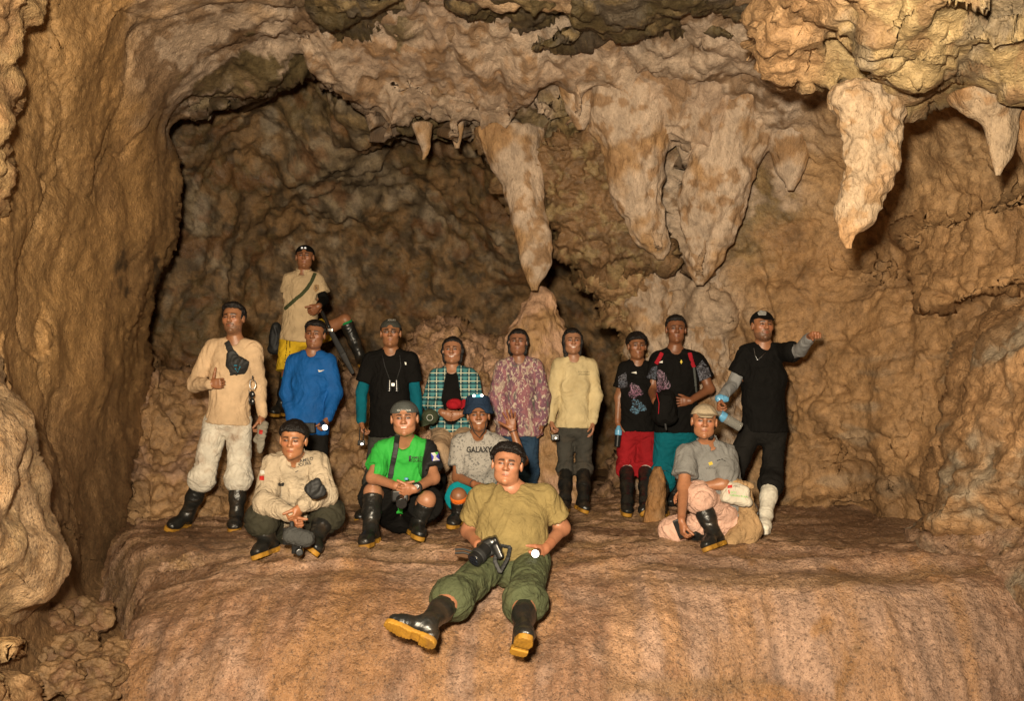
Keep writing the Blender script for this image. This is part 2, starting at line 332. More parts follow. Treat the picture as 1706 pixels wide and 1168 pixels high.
def wall_col(V, px, py):
    n1 = fbm(V * 1.3, 4); n2 = fbm(V * 2.9 + 7, 4); n3 = fbm(V * 6 + 3, 3); wx = px + 60 * n1 + 22 * n2; wy = py + 60 * n2 + 18 * n3
    c = np.tile(TAN * C_(1.12, 1.16, 1.18), (len(V), 1))
    def lay(m, col): nonlocal c; c = mix(c, col, np.clip(m, 0, 1)[:, None])
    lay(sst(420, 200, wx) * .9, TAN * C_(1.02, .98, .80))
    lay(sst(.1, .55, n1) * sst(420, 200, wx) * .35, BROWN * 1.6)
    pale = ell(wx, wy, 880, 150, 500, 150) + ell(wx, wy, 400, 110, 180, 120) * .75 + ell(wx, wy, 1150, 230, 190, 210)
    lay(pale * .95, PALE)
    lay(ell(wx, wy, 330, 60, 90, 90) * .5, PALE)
    lay(sst(.18, .30, n2 + .25 * n3) * sst(0, .5, pale) * .75, BROWN)          # bare patches where the crust is missing
    lay(ell(wx, wy, 470, 120, 60, 28, .15), OLIVE * .8); lay(ell(wx, wy, 390, 85, 30, 22, .2) * .8, BROWN)
    lay(ell(wx, wy, 400, 165, 80, 26, .2) * .8, OLIVE)
    lay(ell(wx, wy, 620, 20, 130, 42, .3) * .85, OLIVE * .9)
    # bare dark gold-flecked rock under the curtain
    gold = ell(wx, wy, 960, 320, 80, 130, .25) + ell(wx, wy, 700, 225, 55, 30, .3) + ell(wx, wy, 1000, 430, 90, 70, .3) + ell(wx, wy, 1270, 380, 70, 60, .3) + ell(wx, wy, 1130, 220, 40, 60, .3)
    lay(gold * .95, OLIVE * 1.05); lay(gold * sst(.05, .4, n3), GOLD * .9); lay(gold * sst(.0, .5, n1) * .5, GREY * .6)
    lay(ell(wx, wy, 1140, 580, 110, 150, .4) * .85, PALE * .86); lay(sst(1180, 1320, wx) * sst(280, 420, wy), TAN * C_(.95, .92, .88)); lay(sst(.15, .45, n2) * sst(1180, 1320, wx) * sst(280, 420, wy) * .6, BROWN * 1.2)
    lay(sst(.2, .5, fbm(V * C_(1.5, 1.5, 4), 3)) * sst(560, 640, wy) * sst(1100, 1200, wx) * .55, GREY * 1.1)
    lay(ell(wx, wy, 225, 445, 26, 24, .4) * .9, DARK)
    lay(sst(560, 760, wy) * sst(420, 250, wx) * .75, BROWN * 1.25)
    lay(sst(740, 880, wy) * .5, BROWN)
    wet = gold * 1.1 + .12 + .3 * sst(.2, .5, n3)
    c = c * (1 - .35 * cracks(V, C_(.9, .9, .7), .02))[:, None]
    lay(ell(wx, wy, 300, 300, 60, 60) * 0, TAN)
    return with_wet(c, wet)
PL = [([(1490, 380), (1706, 300), (1760, 300), (1760, 470), (1640, 500), (1575, 520), (1530, 515), (1512, 470), (1500, 420), (1478, 405)], .38, 16, 1.0),
      ([(1225, 470), (1290, 420), (1420, 410), (1500, 430), (1540, 560), (1560, 660), (1500, 780), (1380, 800), (1290, 700), (1240, 560)], .18, 70, 1.5),
      ([(880, 330), (1010, 310), (1060, 400), (1110, 440), (1080, 460), (1030, 450), (990, 455), (940, 430), (905, 380)], .25, 14, 1.2),
      ([(1310, 830), (1500, 800), (1505, 870), (1420, 850), (1330, 858)], .15, 20, 1.2),
      ([(1040, 440), (1130, 440), (1230, 480), (1230, 640), (1150, 690), (1060, 600), (1045, 520)], .2, 40, 1.3),
      ([(100, 480), (240, 500), (240, 640), (180, 720), (80, 650), (60, 560)], .12, 50, 1.5),
      ([(0, 560), (25, 620), (60, 690), (110, 760), (160, 900), (0, 900)], .35, 60, 1.3),
      ([(300, 205), (380, 150), (450, 110), (560, 100), (600, 180), (530, 130), (440, 165), (345, 205)], .15, 20, 1.0),
      ([(535, 150), (600, 120), (760, 140), (900, 170), (1000, 150), (1010, 200), (940, 235), (880, 170), (830, 215), (750, 230), (690, 200), (640, 240), (600, 200)], .22, 22, 1.4),
      ([(60, 0), (260, 0), (200, 120), (190, 260), (120, 420), (60, 400)], .14, 80, 1.6)]
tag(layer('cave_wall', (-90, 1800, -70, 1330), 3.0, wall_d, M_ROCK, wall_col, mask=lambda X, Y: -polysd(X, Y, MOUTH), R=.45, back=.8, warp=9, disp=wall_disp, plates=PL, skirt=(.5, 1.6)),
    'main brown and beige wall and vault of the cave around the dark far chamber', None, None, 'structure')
# far chamber
back_d = TPS([(100, 80, 9.6), (100, 900, 9.2), (300, 180, 9.6), (260, 600, 10.2), (500, 150, 9.8), (500, 400, 11.6), (650, 300, 11.2), (700, 500, 12), (850, 350, 11), (900, 600, 12.2), (1000, 500, 11.8), (1150, 400, 10.8), (1150, 900, 10.5), (700, 900, 11), (400, 850, 10.6), (600, 220, 9.6)])
def back_disp(V, px, py):
    w1, w2 = worley(V * C_(2.4, 2.4, .8) + fbm(V * 1.7, 2)[:, None] * .25)
    w3, _ = worley(V * C_(5.5, 5.5, 1.8) + fbm(V * 4, 2)[:, None] * .25)
    return .13 * stairs(fbm(V * C_(1.3, 1.3, 1.0) + 5, 4), 3.2, .14) + .20 * fbm(V * .8, 3) + .13 * (.5 - w1) + -.045 * ridge(V * C_(2.0, 2.0, .7), 3, .45) + .04 * fbm(V * 6, 3) + .09 * (.5 - w3) - .03 * cracks(V, C_(3, 3, 2), .06, 3)
def back_col(V, px, py):
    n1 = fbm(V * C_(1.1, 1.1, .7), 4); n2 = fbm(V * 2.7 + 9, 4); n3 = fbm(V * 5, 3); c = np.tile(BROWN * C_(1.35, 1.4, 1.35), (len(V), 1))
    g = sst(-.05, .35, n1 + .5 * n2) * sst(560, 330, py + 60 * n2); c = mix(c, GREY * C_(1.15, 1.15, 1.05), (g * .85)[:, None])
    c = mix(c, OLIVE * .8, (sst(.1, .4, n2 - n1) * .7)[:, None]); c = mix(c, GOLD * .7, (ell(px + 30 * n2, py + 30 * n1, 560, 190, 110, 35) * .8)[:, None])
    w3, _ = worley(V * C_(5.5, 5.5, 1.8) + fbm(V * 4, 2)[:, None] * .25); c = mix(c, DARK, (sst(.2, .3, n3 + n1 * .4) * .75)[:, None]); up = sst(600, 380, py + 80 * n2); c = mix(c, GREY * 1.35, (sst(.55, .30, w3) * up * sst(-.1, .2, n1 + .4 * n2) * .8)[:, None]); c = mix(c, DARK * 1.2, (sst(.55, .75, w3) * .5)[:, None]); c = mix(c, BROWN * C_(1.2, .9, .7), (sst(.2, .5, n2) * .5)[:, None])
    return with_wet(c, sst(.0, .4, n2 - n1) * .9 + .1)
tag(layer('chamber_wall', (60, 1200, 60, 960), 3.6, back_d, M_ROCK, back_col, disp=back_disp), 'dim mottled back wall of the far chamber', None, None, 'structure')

# ---- the rock that stands or hangs free, each a thing of its own
def simple_col(base, alt, alt2=None, wet=.2, s=1.0, tip=None):
    def f(V, px, py):
        n1 = fbm(V * 2.2 * s, 4); n2 = fbm(V * 6 * s + 5, 4); c = mix(base[None], alt[None], sst(-.1, .4, n1)[:, None])
        if alt2 is not None: c = mix(c, alt2[None], (sst(.1, .35, n2) * .8)[:, None])
        if tip is not None: c = mix(c, tip[1][None], (sst(tip[0] - 25, tip[0] + 15, py + n1 * 20) * .8)[:, None])
        return with_wet(c, wet + .3 * sst(.1, .4, n2))
    return f
def rock_disp(a=.10, b=.05, c=.018, f=1.0, cell=.03, stp=0.0):
    def g(V, px, py):
        w, _ = worley(V * 6 * f); return stp * stairs(fbm(V * C_(1.3, 1.3, 2.2) * f + 11, 4), 3.5, .14) + a * 1.15 * fbm(V * 1.6 * f, 3) - b * ridge(V * 2.3 * f, 3, .42) + c * fbm(V * 12 * f, 3) + cell * (.5 - w)
    return g
lin = lambda *pts: TPS(pts)
dripc = simple_col(PALE * 1.02, TAN, BROWN * 1.5, .15)
GH = 'large stalactites hanging from the pale curtain'
def stal(label, rows, Y, colf=dripc, **k):
    o = column('stalactite', rows, Y, M_DRAPE, colf, **k); tag(o, label, 'stalactite', k.get('group')); return o
def stalg(label, rows, Y, group=GH, colf=dripc, **k):
    o = column('stalactite', rows, Y, M_DRAPE, colf, **k); return tag(o, label, 'stalactite', group)
stalg('long beige stalactite with a bulging fluted upper half, beside the widest', [(60, 1000, 1095), (110, 992, 1120), (160, 985, 1125), (215, 990, 1112), (250, 1008, 1102), (300, 1018, 1098), (350, 1034, 1104), (400, 1060, 1112), (422, 1082, 1112), (433, 1096, 1104)], 7.55, tilt=.25, ratio=.75, amp=(.045, .02, .012), nseg=110)
stalg('widest beige stalactite with knobbly lower half, its tip lowest of those on the pale curtain', [(60, 1165, 1330), (120, 1160, 1310), (180, 1158, 1290), (230, 1165, 1283), (280, 1150, 1262), (320, 1140, 1245), (360, 1136, 1232), (400, 1140, 1216), (435, 1146, 1198), (460, 1153, 1182), (475, 1160, 1168)], 7.45, tilt=.3, ratio=.7, amp=(.05, .02, .016), nseg=120)
stalg('short smooth stalactite with rounded tip above the beige-shirted woman', [(60, 905, 1020), (110, 920, 1003), (150, 932, 992), (180, 945, 988), (205, 957, 980), (216, 964, 971)], 7.5, tilt=.3, ratio=.7, nseg=80)
stalg('blunt stalactite right of the widest one, in the shade of the yellow block', [(140, 1290, 1390), (190, 1282, 1372), (240, 1286, 1358), (280, 1296, 1342), (305, 1308, 1328), (317, 1314, 1320)], 7.5, ratio=.7, nseg=80)
stalg('slender straight stalactite hanging into the dark chamber over the stalagmite', [(215, 790, 905), (260, 812, 900), (300, 838, 903), (350, 850, 908), (390, 862, 916), (430, 866, 917), (450, 872, 912), (466, 880, 900), (484, 886, 894)], 8.2, tilt=-.4, ratio=.7, nseg=90, amp=(.03, .015, .008))
for lab, r in (('stubby pale drip over the back chamber, with a forked tip', [(205, 688, 720), (232, 694, 716), (244, 701, 717), (256, 704, 714), (266, 703, 707)]), ('small crooked drip on the arch lip above the woman in plaid', [(165, 742, 782), (205, 750, 772), (228, 753, 769), (240, 756, 767), (247, 759, 764)]),
               ('short drip with a knob, between the two largest stalactites', [(110, 1136, 1158), (140, 1142, 1158), (170, 1144, 1156), (195, 1132, 1168), (240, 1128, 1174), (270, 1138, 1166), (290, 1146, 1156)])):
    stalg(lab, r, 8.3 if r[0][1] < 760 else 7.75, group='small drips along the arch', nseg=48, tilt=.05, amp=(.02, .010, .008))
CUR = [(520, 125), (534, 160), (560, 168), (585, 182), (606, 188), (612, 206), (622, 192), (634, 208), (641, 236), (655, 240), (668, 222), (685, 205), (700, 196), (718, 206), (728, 200), (742, 215), (752, 246), (764, 240), (772, 205), (790, 215), (806, 222), (822, 205), (834, 222), (845, 232), (862, 215), (880, 185), (905, 158), (930, 165),
       (945, 192), (962, 218), (975, 205), (990, 165), (1004, 172), (996, 215), (1012, 262), (1018, 310), (1040, 370), (1062, 400), (1082, 424), (1098, 436), (1112, 420), (1108, 350), (1114, 285), (1126, 250), (1140, 260), (1150, 292), (1160, 262), (1156, 300), (1140, 330), (1136, 365), (1142, 420), (1152, 460), (1168, 476), (1198, 435), (1216, 400),
       (1234, 355), (1250, 310), (1266, 270), (1284, 240), (1292, 275), (1308, 306), (1320, 318), (1342, 282), (1360, 235), (1376, 190), (1400, 120), (1420, -110), (500, -110), (470, 60)]
def cur_disp(V, px, py):
    w, _ = worley(V * C_(5, 5, 2.5)); lo = sst(240, 330, py)
    return .05 * fbm(V * 1.5, 3) - .06 * ridge(V * C_(2.8, 1.2, .7), 2, .5) - .022 * ridge(V * C_(8, 4, 1.4), 2, .5) + .02 * fbm(V * C_(8, 8, 4), 3) + .03 * (.5 - w) - .02 * lo * ridge(V * C_(9, 9, 6), 2)
def cur_col(V, px, py):
    n1 = fbm(V * 1.4, 4); n2 = fbm(V * 4 + 3, 4); n3 = fbm(V * C_(9, 9, 3), 3); c = mix((PALE * 1.02)[None], (PALE * C_(.86, .82, .80))[None], sst(-.2, .4, n1)[:, None])
    c = mix(c, BROWN * 1.4, (sst(.22, .32, n2 + .2 * n1) * .7)[:, None]); c = mix(c, TAN * C_(1, .9, .8), (sst(.1, .5, n3) * .35)[:, None]); c = mix(c, TAN, (sst(300, 420, py) * .4)[:, None])
    return with_wet(c, .1 + .3 * sst(.2, .4, n2))
tag(layer('pale_curtain', (470, 1430, -80, 500), 2.6, lin((500, 100, 7.1), (550, 160, 7.6), (640, 230, 8.05), (750, 240, 8.0), (850, 220, 7.85), (960, 210, 7.6), (1000, 100, 7.1), (1100, 430, 7.55), (1170, 470, 7.5), (1200, 200, 7.35), (1320, 310, 7.5), (1400, 120, 7.0), (500, -90, 5.9), (900, -90, 5.7), (1400, -90, 5.7), (700, 100, 7.2), (1200, 60, 6.8), (850, 100, 7.15)),
          M_DRAPE, cur_col, mask=lambda X, Y: polysd(X, Y, CUR), R=.20, back=.28, warp=7, disp=cur_disp, skirt=(.15, .6)), 'pale dripstone curtain with ragged lower edge along the arch', None, None, 'structure')
colc = simple_col(PALE * .88, TAN * 1.05, BROWN * 1.5, .2, 1.1)
tag(column('flowstone_column', [(405, 1062, 1108), (440, 1050, 1118), (500, 1040, 1128), (560, 1046, 1124), (640, 1044, 1128), (740, 1048, 1136), (880, 1046, 1144)], 8.52, M_DRAPE, colc, ratio=.75, amp=(.05, .022, .030), nseg=120, flute=.6, freq=1.2), 'pale crinkled flowstone column on the wall behind the boy', 'column')
tag(column('flowstone_column', [(440, 1160, 1196), (490, 1146, 1214), (560, 1138, 1226), (640, 1140, 1222), (740, 1132, 1236), (880, 1128, 1250)], 8.28, M_DRAPE, colc, ratio=.65, amp=(.05, .022, .028), nseg=120, flute=.6, freq=1.2), 'pale crinkled flowstone column on the wall right of the tall man', 'column')
hrc = simple_col(BROWN * 1.05, BROWN * C_(.8, .85, .9), GOLD * .8, .85, 1.3)
tag(layer('hanging_rock', (760, 1150, 190, 490), 2.4, lin((800, 240, 8.15), (900, 300, 8.05), (1000, 250, 7.8), (1100, 430, 7.95), (930, 400, 8.1), (1040, 350, 7.85)), M_ROCK, hrc, mask=lambda X, Y: polysd(X, Y, [(790, 236), (830, 226), (900, 214), (960, 205), (1010, 210), (1060, 280), (1120, 400), (1130, 445), (1095, 448), (1075, 462), (1040, 448), (1018, 462), (990, 452), (955, 444), (925, 420), (915, 385), (895, 356), (868, 338), (848, 318), (835, 300), (812, 262)]),
          R=.22, back=.3, warp=9, disp=rock_disp(.06, .03, .016, 1.6, .035, .14), skirt=(.2, .8)), 'dark gold-flecked rock hanging under the pale curtain right of the chamber mouth', 'hanging rock')
tag(layer('hanging_rock', (900, 1120, 410, 680), 2.4, lin((940, 440, 8.5), (1050, 450, 8.25), (1050, 640, 8.4), (1100, 560, 8.3)), M_ROCK, simple_col(TAN * .85, BROWN * 1.2, GOLD, .7, 1.4), mask=lambda X, Y: polysd(X, Y, [(935, 432), (1000, 430), (1090, 440), (1100, 600), (1070, 650), (1046, 632), (1048, 600), (1030, 586), (1024, 556), (1006, 546), (1004, 522), (984, 506), (990, 486), (968, 474), (955, 450)]),
          R=.2, back=.35, warp=9, disp=rock_disp(.05, .03, .016, 1.6, .035, .12), skirt=(.25, .9)), 'tan stepped rock edge beneath the gold-flecked one, above the boy', 'hanging rock')
# dark slabs of ceiling
slabc = simple_col(OLIVE * .62, GREY * .42, GOLD * .75, .6); slabd = rock_disp(.06, .025, .010, 1.3, .02, .12)
def slab(label, poly, dpts, **k):
    p = np.array(poly); b = (p[:, 0].min() - 30, p[:, 0].max() + 30, max(-90, p[:, 1].min() - 25), p[:, 1].max() + 25)
    kw = dict(R=.18, back=.5, warp=7, disp=slabd, skirt=(.35, 1.0), mat=M_ROCK, colf=slabc, step=2.6, name='ceiling_slab'); kw.update(k)
    return layer(kw.pop('name'), b, kw.pop('step'), dpts, kw.pop('mat'), kw.pop('colf'), mask=lambda X, Y: polysd(X, Y, poly), **kw)
tag(slab('', [(876, 78), (905, 62), (940, 44), (960, -120), (1260, -120), (1240, 40), (1160, 38), (1100, 60), (1060, 70), (1035, 80), (1005, 66), (960, 72), (938, 84), (915, 92), (880, 88)], lin((900, 90, 6.6), (1200, 60, 6.3), (900, -90, 5.0), (1250, -90, 4.9))), 'broad dark slab with scalloped edge on the ceiling above the pale curtain', 'ceiling slab')
tag(slab('', [(738, 8), (752, -120), (960, -120), (950, 20), (935, 40), (890, 55), (860, 60), (830, 56), (795, 50), (790, 30), (770, 22)], lin((800, 50, 6.7), (900, 50, 6.6), (850, -90, 5.1))), 'smaller gold-flecked slab left of the broad dark one on the ceiling', 'ceiling slab')
tag(slab('', [(530, 55), (560, 62), (600, 56), (650, 45), (690, 30), (720, -120), (540, -120), (520, 10)], lin((550, 60, 6.7), (700, 30, 6.5), (600, -90, 5.2))), 'olive slab at the top of the vault, leftmost of the ceiling slabs', 'ceiling slab')
tag(slab('', [(1150, 30), (1180, 28), (1235, 45), (1240, 72), (1215, 76), (1185, 72), (1165, 52)], lin((1150, 30, 6.2), (1240, 70, 6.2), (1200, 30, 6.1))), 'small dark slab tucked beside the yellow ceiling block', 'ceiling slab')
# near block top right
def blockc(V, px, py):
    n1 = fbm(V * 2.5, 4); n2 = fbm(V * 6, 4); wx = px + 30 * n1; c = mix(GOLD * 1.2, GREY * .9, (sst(-.1, .2, n1 + .3 * n2) * .75)[:, None])
    c = mix(c, CREAM * C_(.95, .80, .62), (sst(1400, 1330, wx + .5 * (py - 100)))[:, None]); c = mix(c, BROWN * 1.4, (sst(.15, .35, n2) * .7)[:, None])
    c = mix(c, BROWN * 1.5, ell(wx, py, 1290, 75, 30, 28)[:, None] * .6)
    return with_wet(c, .5 + .3 * n1)
def blockd(V, px, py):
    w, w2 = worley(V * C_(3, 3, 5)); return .15 * stairs(fbm(V * C_(1.5, 1.5, 3.0) + C_(0, 0, 1) * .5 * V[:, :1] + 4, 4), 3.5, .14) + .08 * fbm(V * 1.7, 3) - .05 * ridge(V * C_(1.6, 1.6, 4), 2) + .012 * fbm(V * 14, 3) + .05 * (.5 - w)
tag(slab('', [(1240, -150), (1228, 30), (1232, 70), (1245, 100), (1270, 118), (1292, 140), (1308, 148), (1318, 138), (1330, 138), (1345, 152), (1356, 138), (1375, 140), (1397, 130), (1398, 160), (1420, 172), (1455, 180), (1490, 190), (1530, 190), (1545, 180), (1600, 165), (1660, 158), (1706, 172), (1800, 190), (1800, -150)],
     lin((1240, 60, 4.7), (1400, 150, 4.6), (1700, 170, 4.3), (1500, 60, 4.0), (1300, -90, 3.7), (1760, -90, 3.2), (1250, -60, 4.2)), name='ceiling_block', colf=blockc, disp=blockd, R=.3, back=.6, step=2.6, warp=5,
     plates=[([(1400, 130), (1480, 110), (1560, 70), (1640, 50), (1760, 20), (1760, 100), (1640, 110), (1560, 140), (1490, 160), (1420, 165)], .07, 12, .8), ([(1500, 60), (1520, 10), (1580, -10), (1660, -20), (1640, 50), (1560, 85), (1520, 80)], .08, 12, .8)]),
    'big yellowish flaky rock block low on the ceiling at the upper right', 'ceiling block')
nearc = simple_col(CREAM * .80, CREAM * C_(.78, .70, .62), TAN * .9, .1, 1.4, tip=(375, ORANGE * C_(.85, .9, 1.0)))
tag(column('stalactite', [(140, 1400, 1480), (168, 1384, 1502), (178, 1388, 1504), (190, 1396, 1502), (230, 1405, 1492), (280, 1410, 1489), (310, 1406, 1478), (335, 1399, 1466), (360, 1397, 1456), (380, 1398, 1444), (388, 1398, 1428), (400, 1401, 1420), (414, 1412, 1418)], 4.7, M_DRAPE, nearc, ratio=.6, amp=(.022, .010, .015), nseg=120, flute=.8, freq=1.6, step=2),
    'bright cream knobbly stalactite with a broken tip, hanging alone on the right', 'stalactite')
tag(column('stalactite', [(150, 1590, 1706), (175, 1612, 1700), (205, 1638, 1696), (230, 1645, 1692), (262, 1654, 1686), (292, 1658, 1664)], 4.5, M_DRAPE, simple_col(CREAM * .7, ORANGE * .7, BROWN * 1.4, .2, 1.4), ratio=.6, amp=(.03, .015, .012), nseg=80), 'orange-brown stalactite at the right edge, hanging by the yellow block', 'stalactite')
tag(column('stalactite', [(140, 1680, 1800), (200, 1682, 1780), (240, 1695, 1770), (280, 1712, 1740)], 4.6, M_DRAPE, simple_col(TAN, ORANGE * .6, BROWN, .2), ratio=.6, nseg=60), 'brown stalactite cut off by the right border of the photo', 'stalactite')
# near rock, left
leftc = simple_col(CREAM * C_(.9, .80, .58), TAN * 1.1, BROWN * 1.9, .15, 1.3)
tag(slab('', [(-150, -150), (100, -150), (88, 20), (66, 55), (52, 80), (35, 112), (38, 150), (30, 200), (26, 260), (30, 300), (24, 340), (10, 380), (2, 430), (-20, 520), (-150, 560)], lin((0, 0, 3.9), (0, 400, 4.2), (80, 0, 4.2), (-90, 200, 3.6)), name='rock_pillar', colf=leftc, mat=M_ROCK, R=.25, back=.5,
         disp=rock_disp(.06, .04, .012, 1.6)), 'sunlit-looking yellow rock edge down the upper left border'.replace('sunlit-looking ', 'bright '), 'rock pillar')
tag(slab('', [(-150, 560), (0, 575), (28, 640), (55, 690), (66, 730), (80, 790), (86, 850), (98, 900), (106, 945), (100, 985), (92, 1012), (70, 1022), (50, 1040), (22, 1062), (-10, 1072), (-150, 1080)], lin((0, 600, 4.0), (100, 950, 4.0), (0, 1050, 3.9), (-90, 800, 3.5), (20, 800, 3.75)), name='boulder', colf=simple_col(CREAM * C_(1.1, 1.0, .86), CREAM * C_(.9, .82, .66), TAN * 1.1, .2, 1.5), mat=M_FLOW, R=.3, back=.7,
         disp=rock_disp(.06, .022, .006, 1.3, .012)), 'tall pale bulging boulder cut by the left border, nearest rock to the lens', 'boulder')
tag(slab('', [(-120, 1060), (0, 1068), (30, 1058), (46, 1062), (40, 1085), (28, 1105), (10, 1098), (-10, 1120), (-120, 1130)], lin((0, 1060, 3.9), (40, 1100, 4.0), (-90, 1090, 3.6)), name='rock', colf=leftc, R=.1, back=.3), 'small hooked rock just below the tall left boulder', 'rock')
tag(slab('', [(-120, 1105), (0, 1108), (15, 1118), (40, 1112), (62, 1125), (70, 1150), (60, 1200), (40, 1240), (-120, 1240)], lin((0, 1110, 3.9), (60, 1180, 3.9), (-90, 1160, 3.5)), name='rock', colf=leftc, R=.12, back=.3), 'lumpy pale rock in the bottom left corner', 'rock')
# right-hand boulders
rbc = simple_col(TAN * C_(1.08, 1.05, 1.05), GREY * 1.2, BROWN * 1.3, .2)
rbd = rock_disp(.085, .03, .012, 1.0, .025, .08)
tag(slab('', [(1820, 440), (1700, 480), (1650, 520), (1600, 560), (1575, 610), (1580, 650), (1560, 700), (1568, 745), (1530, 780), (1515, 820), (1514, 872), (1525, 890), (1545, 893), (1560, 905), (1588, 893), (1606, 898), (1630, 906), (1655, 893), (1690, 880), (1820, 870)],
    lin((1700, 480, 5.6), (1580, 620, 5.9), (1540, 850, 5.5), (1650, 880, 5.2), (1800, 700, 4.6), (1650, 700, 5.4)), name='boulder', colf=rbc, disp=rbd, R=.4, back=.8, warp=8), 'large overhanging tan boulder with a drooping lip on the right wall', 'boulder')
tag(slab('', [(1500, 880), (1520, 860), (1600, 860), (1820, 850), (1820, 1090), (1706, 1075), (1660, 1062), (1640, 1040), (1610, 1005), (1560, 975), (1540, 940), (1510, 920)],
    lin((1520, 880, 5.8), (1600, 900, 5.5), (1800, 900, 4.8), (1700, 1060, 4.7), (1560, 970, 5.3)), name='boulder', colf=simple_col(PINK * .95, GREY * 1.1, BROWN * 1.3, .25), disp=rbd, R=.35, back=.7, warp=6, mat=M_FLOW), 'greyish rounded boulder below the drooping lip, resting on the flowstone', 'boulder')
# mounds behind the people
moc = simple_col(PINK * 1.35, TAN * 1.15, BROWN * 1.9, .25, 1.2); mod = rock_disp(.09, .06, .025, 1.4, .05)
def mod2(V, px, py):
    w, _ = worley(V * 9 + fbm(V * 5, 2)[:, None]); return mod(V, px, py) - .022 * ridge(V * C_(6, 6, 4), 3) + .035 * (.5 - w)
tag(slab('', [(630, 610), (655, 575), (680, 540), (705, 526), (740, 518), (775, 524), (805, 536), (835, 548), (860, 566), (885, 600), (900, 700), (905, 960), (600, 960), (610, 700)],
    lin((640, 600, 8.5), (740, 520, 8.5), (740, 620, 7.95), (860, 570, 8.35), (740, 860, 7.75), (620, 860, 7.7), (900, 860, 7.9)), name='mound', colf=moc, disp=mod2, R=.6, back=1.0, warp=5, mat=M_FLOW), 'rounded rubbly flowstone mound rising behind the woman in plaid', 'rock mound')
tag(column('stalagmite', [(478, 896, 903), (488, 890, 922), (500, 880, 928), (520, 868, 934), (545, 858, 940), (575, 846, 950), (610, 842, 952), (660, 842, 952), (720, 850, 955), (790, 846, 968), (850, 838, 985), (880, 830, 990)], 8.25, M_DRAPE, simple_col(PINK * 1.08, TAN * 1.0, BROWN * 1.7, .2, 1.2), ratio=.85, tilt=-.25, amp=(.06, .03, .02), nseg=120, flute=.6), 'thick pale stalagmite with a pointed double top behind the two women', 'stalagmite')
tag(slab('', [(200, 640), (232, 600), (262, 588), (300, 600), (340, 592), (400, 600), (440, 640), (450, 682), (520, 684), (548, 640), (560, 592), (585, 596), (612, 600), (640, 640), (660, 760), (670, 960), (180, 960), (190, 760)],
    lin((220, 620, 8.0), (300, 600, 8.3), (470, 690, 8.75), (520, 690, 8.7), (590, 600, 8.75), (640, 700, 8.2), (300, 860, 7.15), (450, 860, 7.5), (640, 870, 7.6), (200, 860, 6.9), (580, 740, 7.95)), name='rock_ridge', colf=simple_col(TAN * .88, PINK * .72, BROWN * 1.3, .25, 1.0), disp=mod2, R=.35, back=.8, warp=6), 'rough brown ridge of rock the man in yellow shorts stands on', 'rock ridge')
tag(slab('', [(1000, 900), (1002, 800), (1008, 770), (1022, 745), (1050, 735), (1090, 760), (1100, 900)], lin((1000, 800, 8.9), (1090, 800, 8.6), (1040, 740, 9.0), (1040, 860, 8.3)), name='rock', colf=simple_col(PINK * .85, TAN * .8, BROWN, .2), disp=rock_disp(.05, .03, .015, 2), R=.2, back=.5), 'pale low rock on the floor behind the boy', 'rock')
tag(slab('', [(985, 850), (990, 815), (1003, 800), (1020, 806), (1030, 830), (1032, 855)], lin((985, 830, 8.2), (1030, 830, 8.1), (1010, 805, 8.3)), name='rock', colf=simple_col(PINK * .8, TAN * .8, BROWN, .2), disp=rock_disp(.02, .02, .01, 3), R=.12, back=.3), 'little rock beside the boots of the woman in the beige shirt', 'rock')
tag(column('stalagmite', [(778, 1092, 1099), (786, 1086, 1103), (800, 1082, 1107), (825, 1079, 1107), (850, 1077, 1106), (878, 1072, 1108), (888, 1068, 1112)], 6.85, M_DRAPE, simple_col(ORANGE * .62, BROWN * 1.4, ORANGE * .4, .3, 2), ratio=.9, amp=(.02, .012, .006), nseg=56, step=2, freq=2), 'small waxy orange-brown stalagmite standing by the crouching woman', 'stalagmite')

# ---- ground: one broad sheet, and the flowstone ledge the group is on
def ground_z(x, y):
    d = sst(6.9, 5.3, y - .30 * np.minimum(x, 0)) + sst(-1.9, -3.0, x) * sst(7.2, 5.0, y)
    z = -.06 - 1.15 * np.clip(d, 0, 1)
    return z
gx = np.arange(-9, 9.01, .045); gyv = np.concatenate([np.arange(-6, 3, .3), np.arange(3, 8, .035), np.arange(8, 14, .07)]); GX, GY = np.meshgrid(gx, gyv)
V = np.stack([GX, GY, ground_z(GX, GY)], -1).reshape(-1, 3); w1, w2 = worley(V * 3.1)
V[:, 2] += .05 * fbm(V * 1.6, 3) + .05 * (.45 - w1) + .02 * fbm(V * 7, 3) + .045 * np.clip(ridge(V * 2.2, 2), 0, 1) * sst(-.1, -.5, V[:, 2])
I = np.arange(len(V)).reshape(GX.shape); Q = np.stack([I[:-1, :-1], I[:-1, 1:], I[1:, 1:], I[1:, :-1]], -1).reshape(-1, 4)
n1 = fbm(V * 1.5, 4); n2 = fbm(V * 4, 4); gc = mix(MUD * 1.15, TAN * .75, (sst(-.1, .4, n1) * .7)[:, None]); gc = mix(gc, BROWN * 1.1, (sst(.1, .35, n2) * .6)[:, None])
tag(mesh_obj('ground', V, Q, M_ROCK, col=with_wet(gc, .4 + .4 * n2)), None, None, None, 'structure')
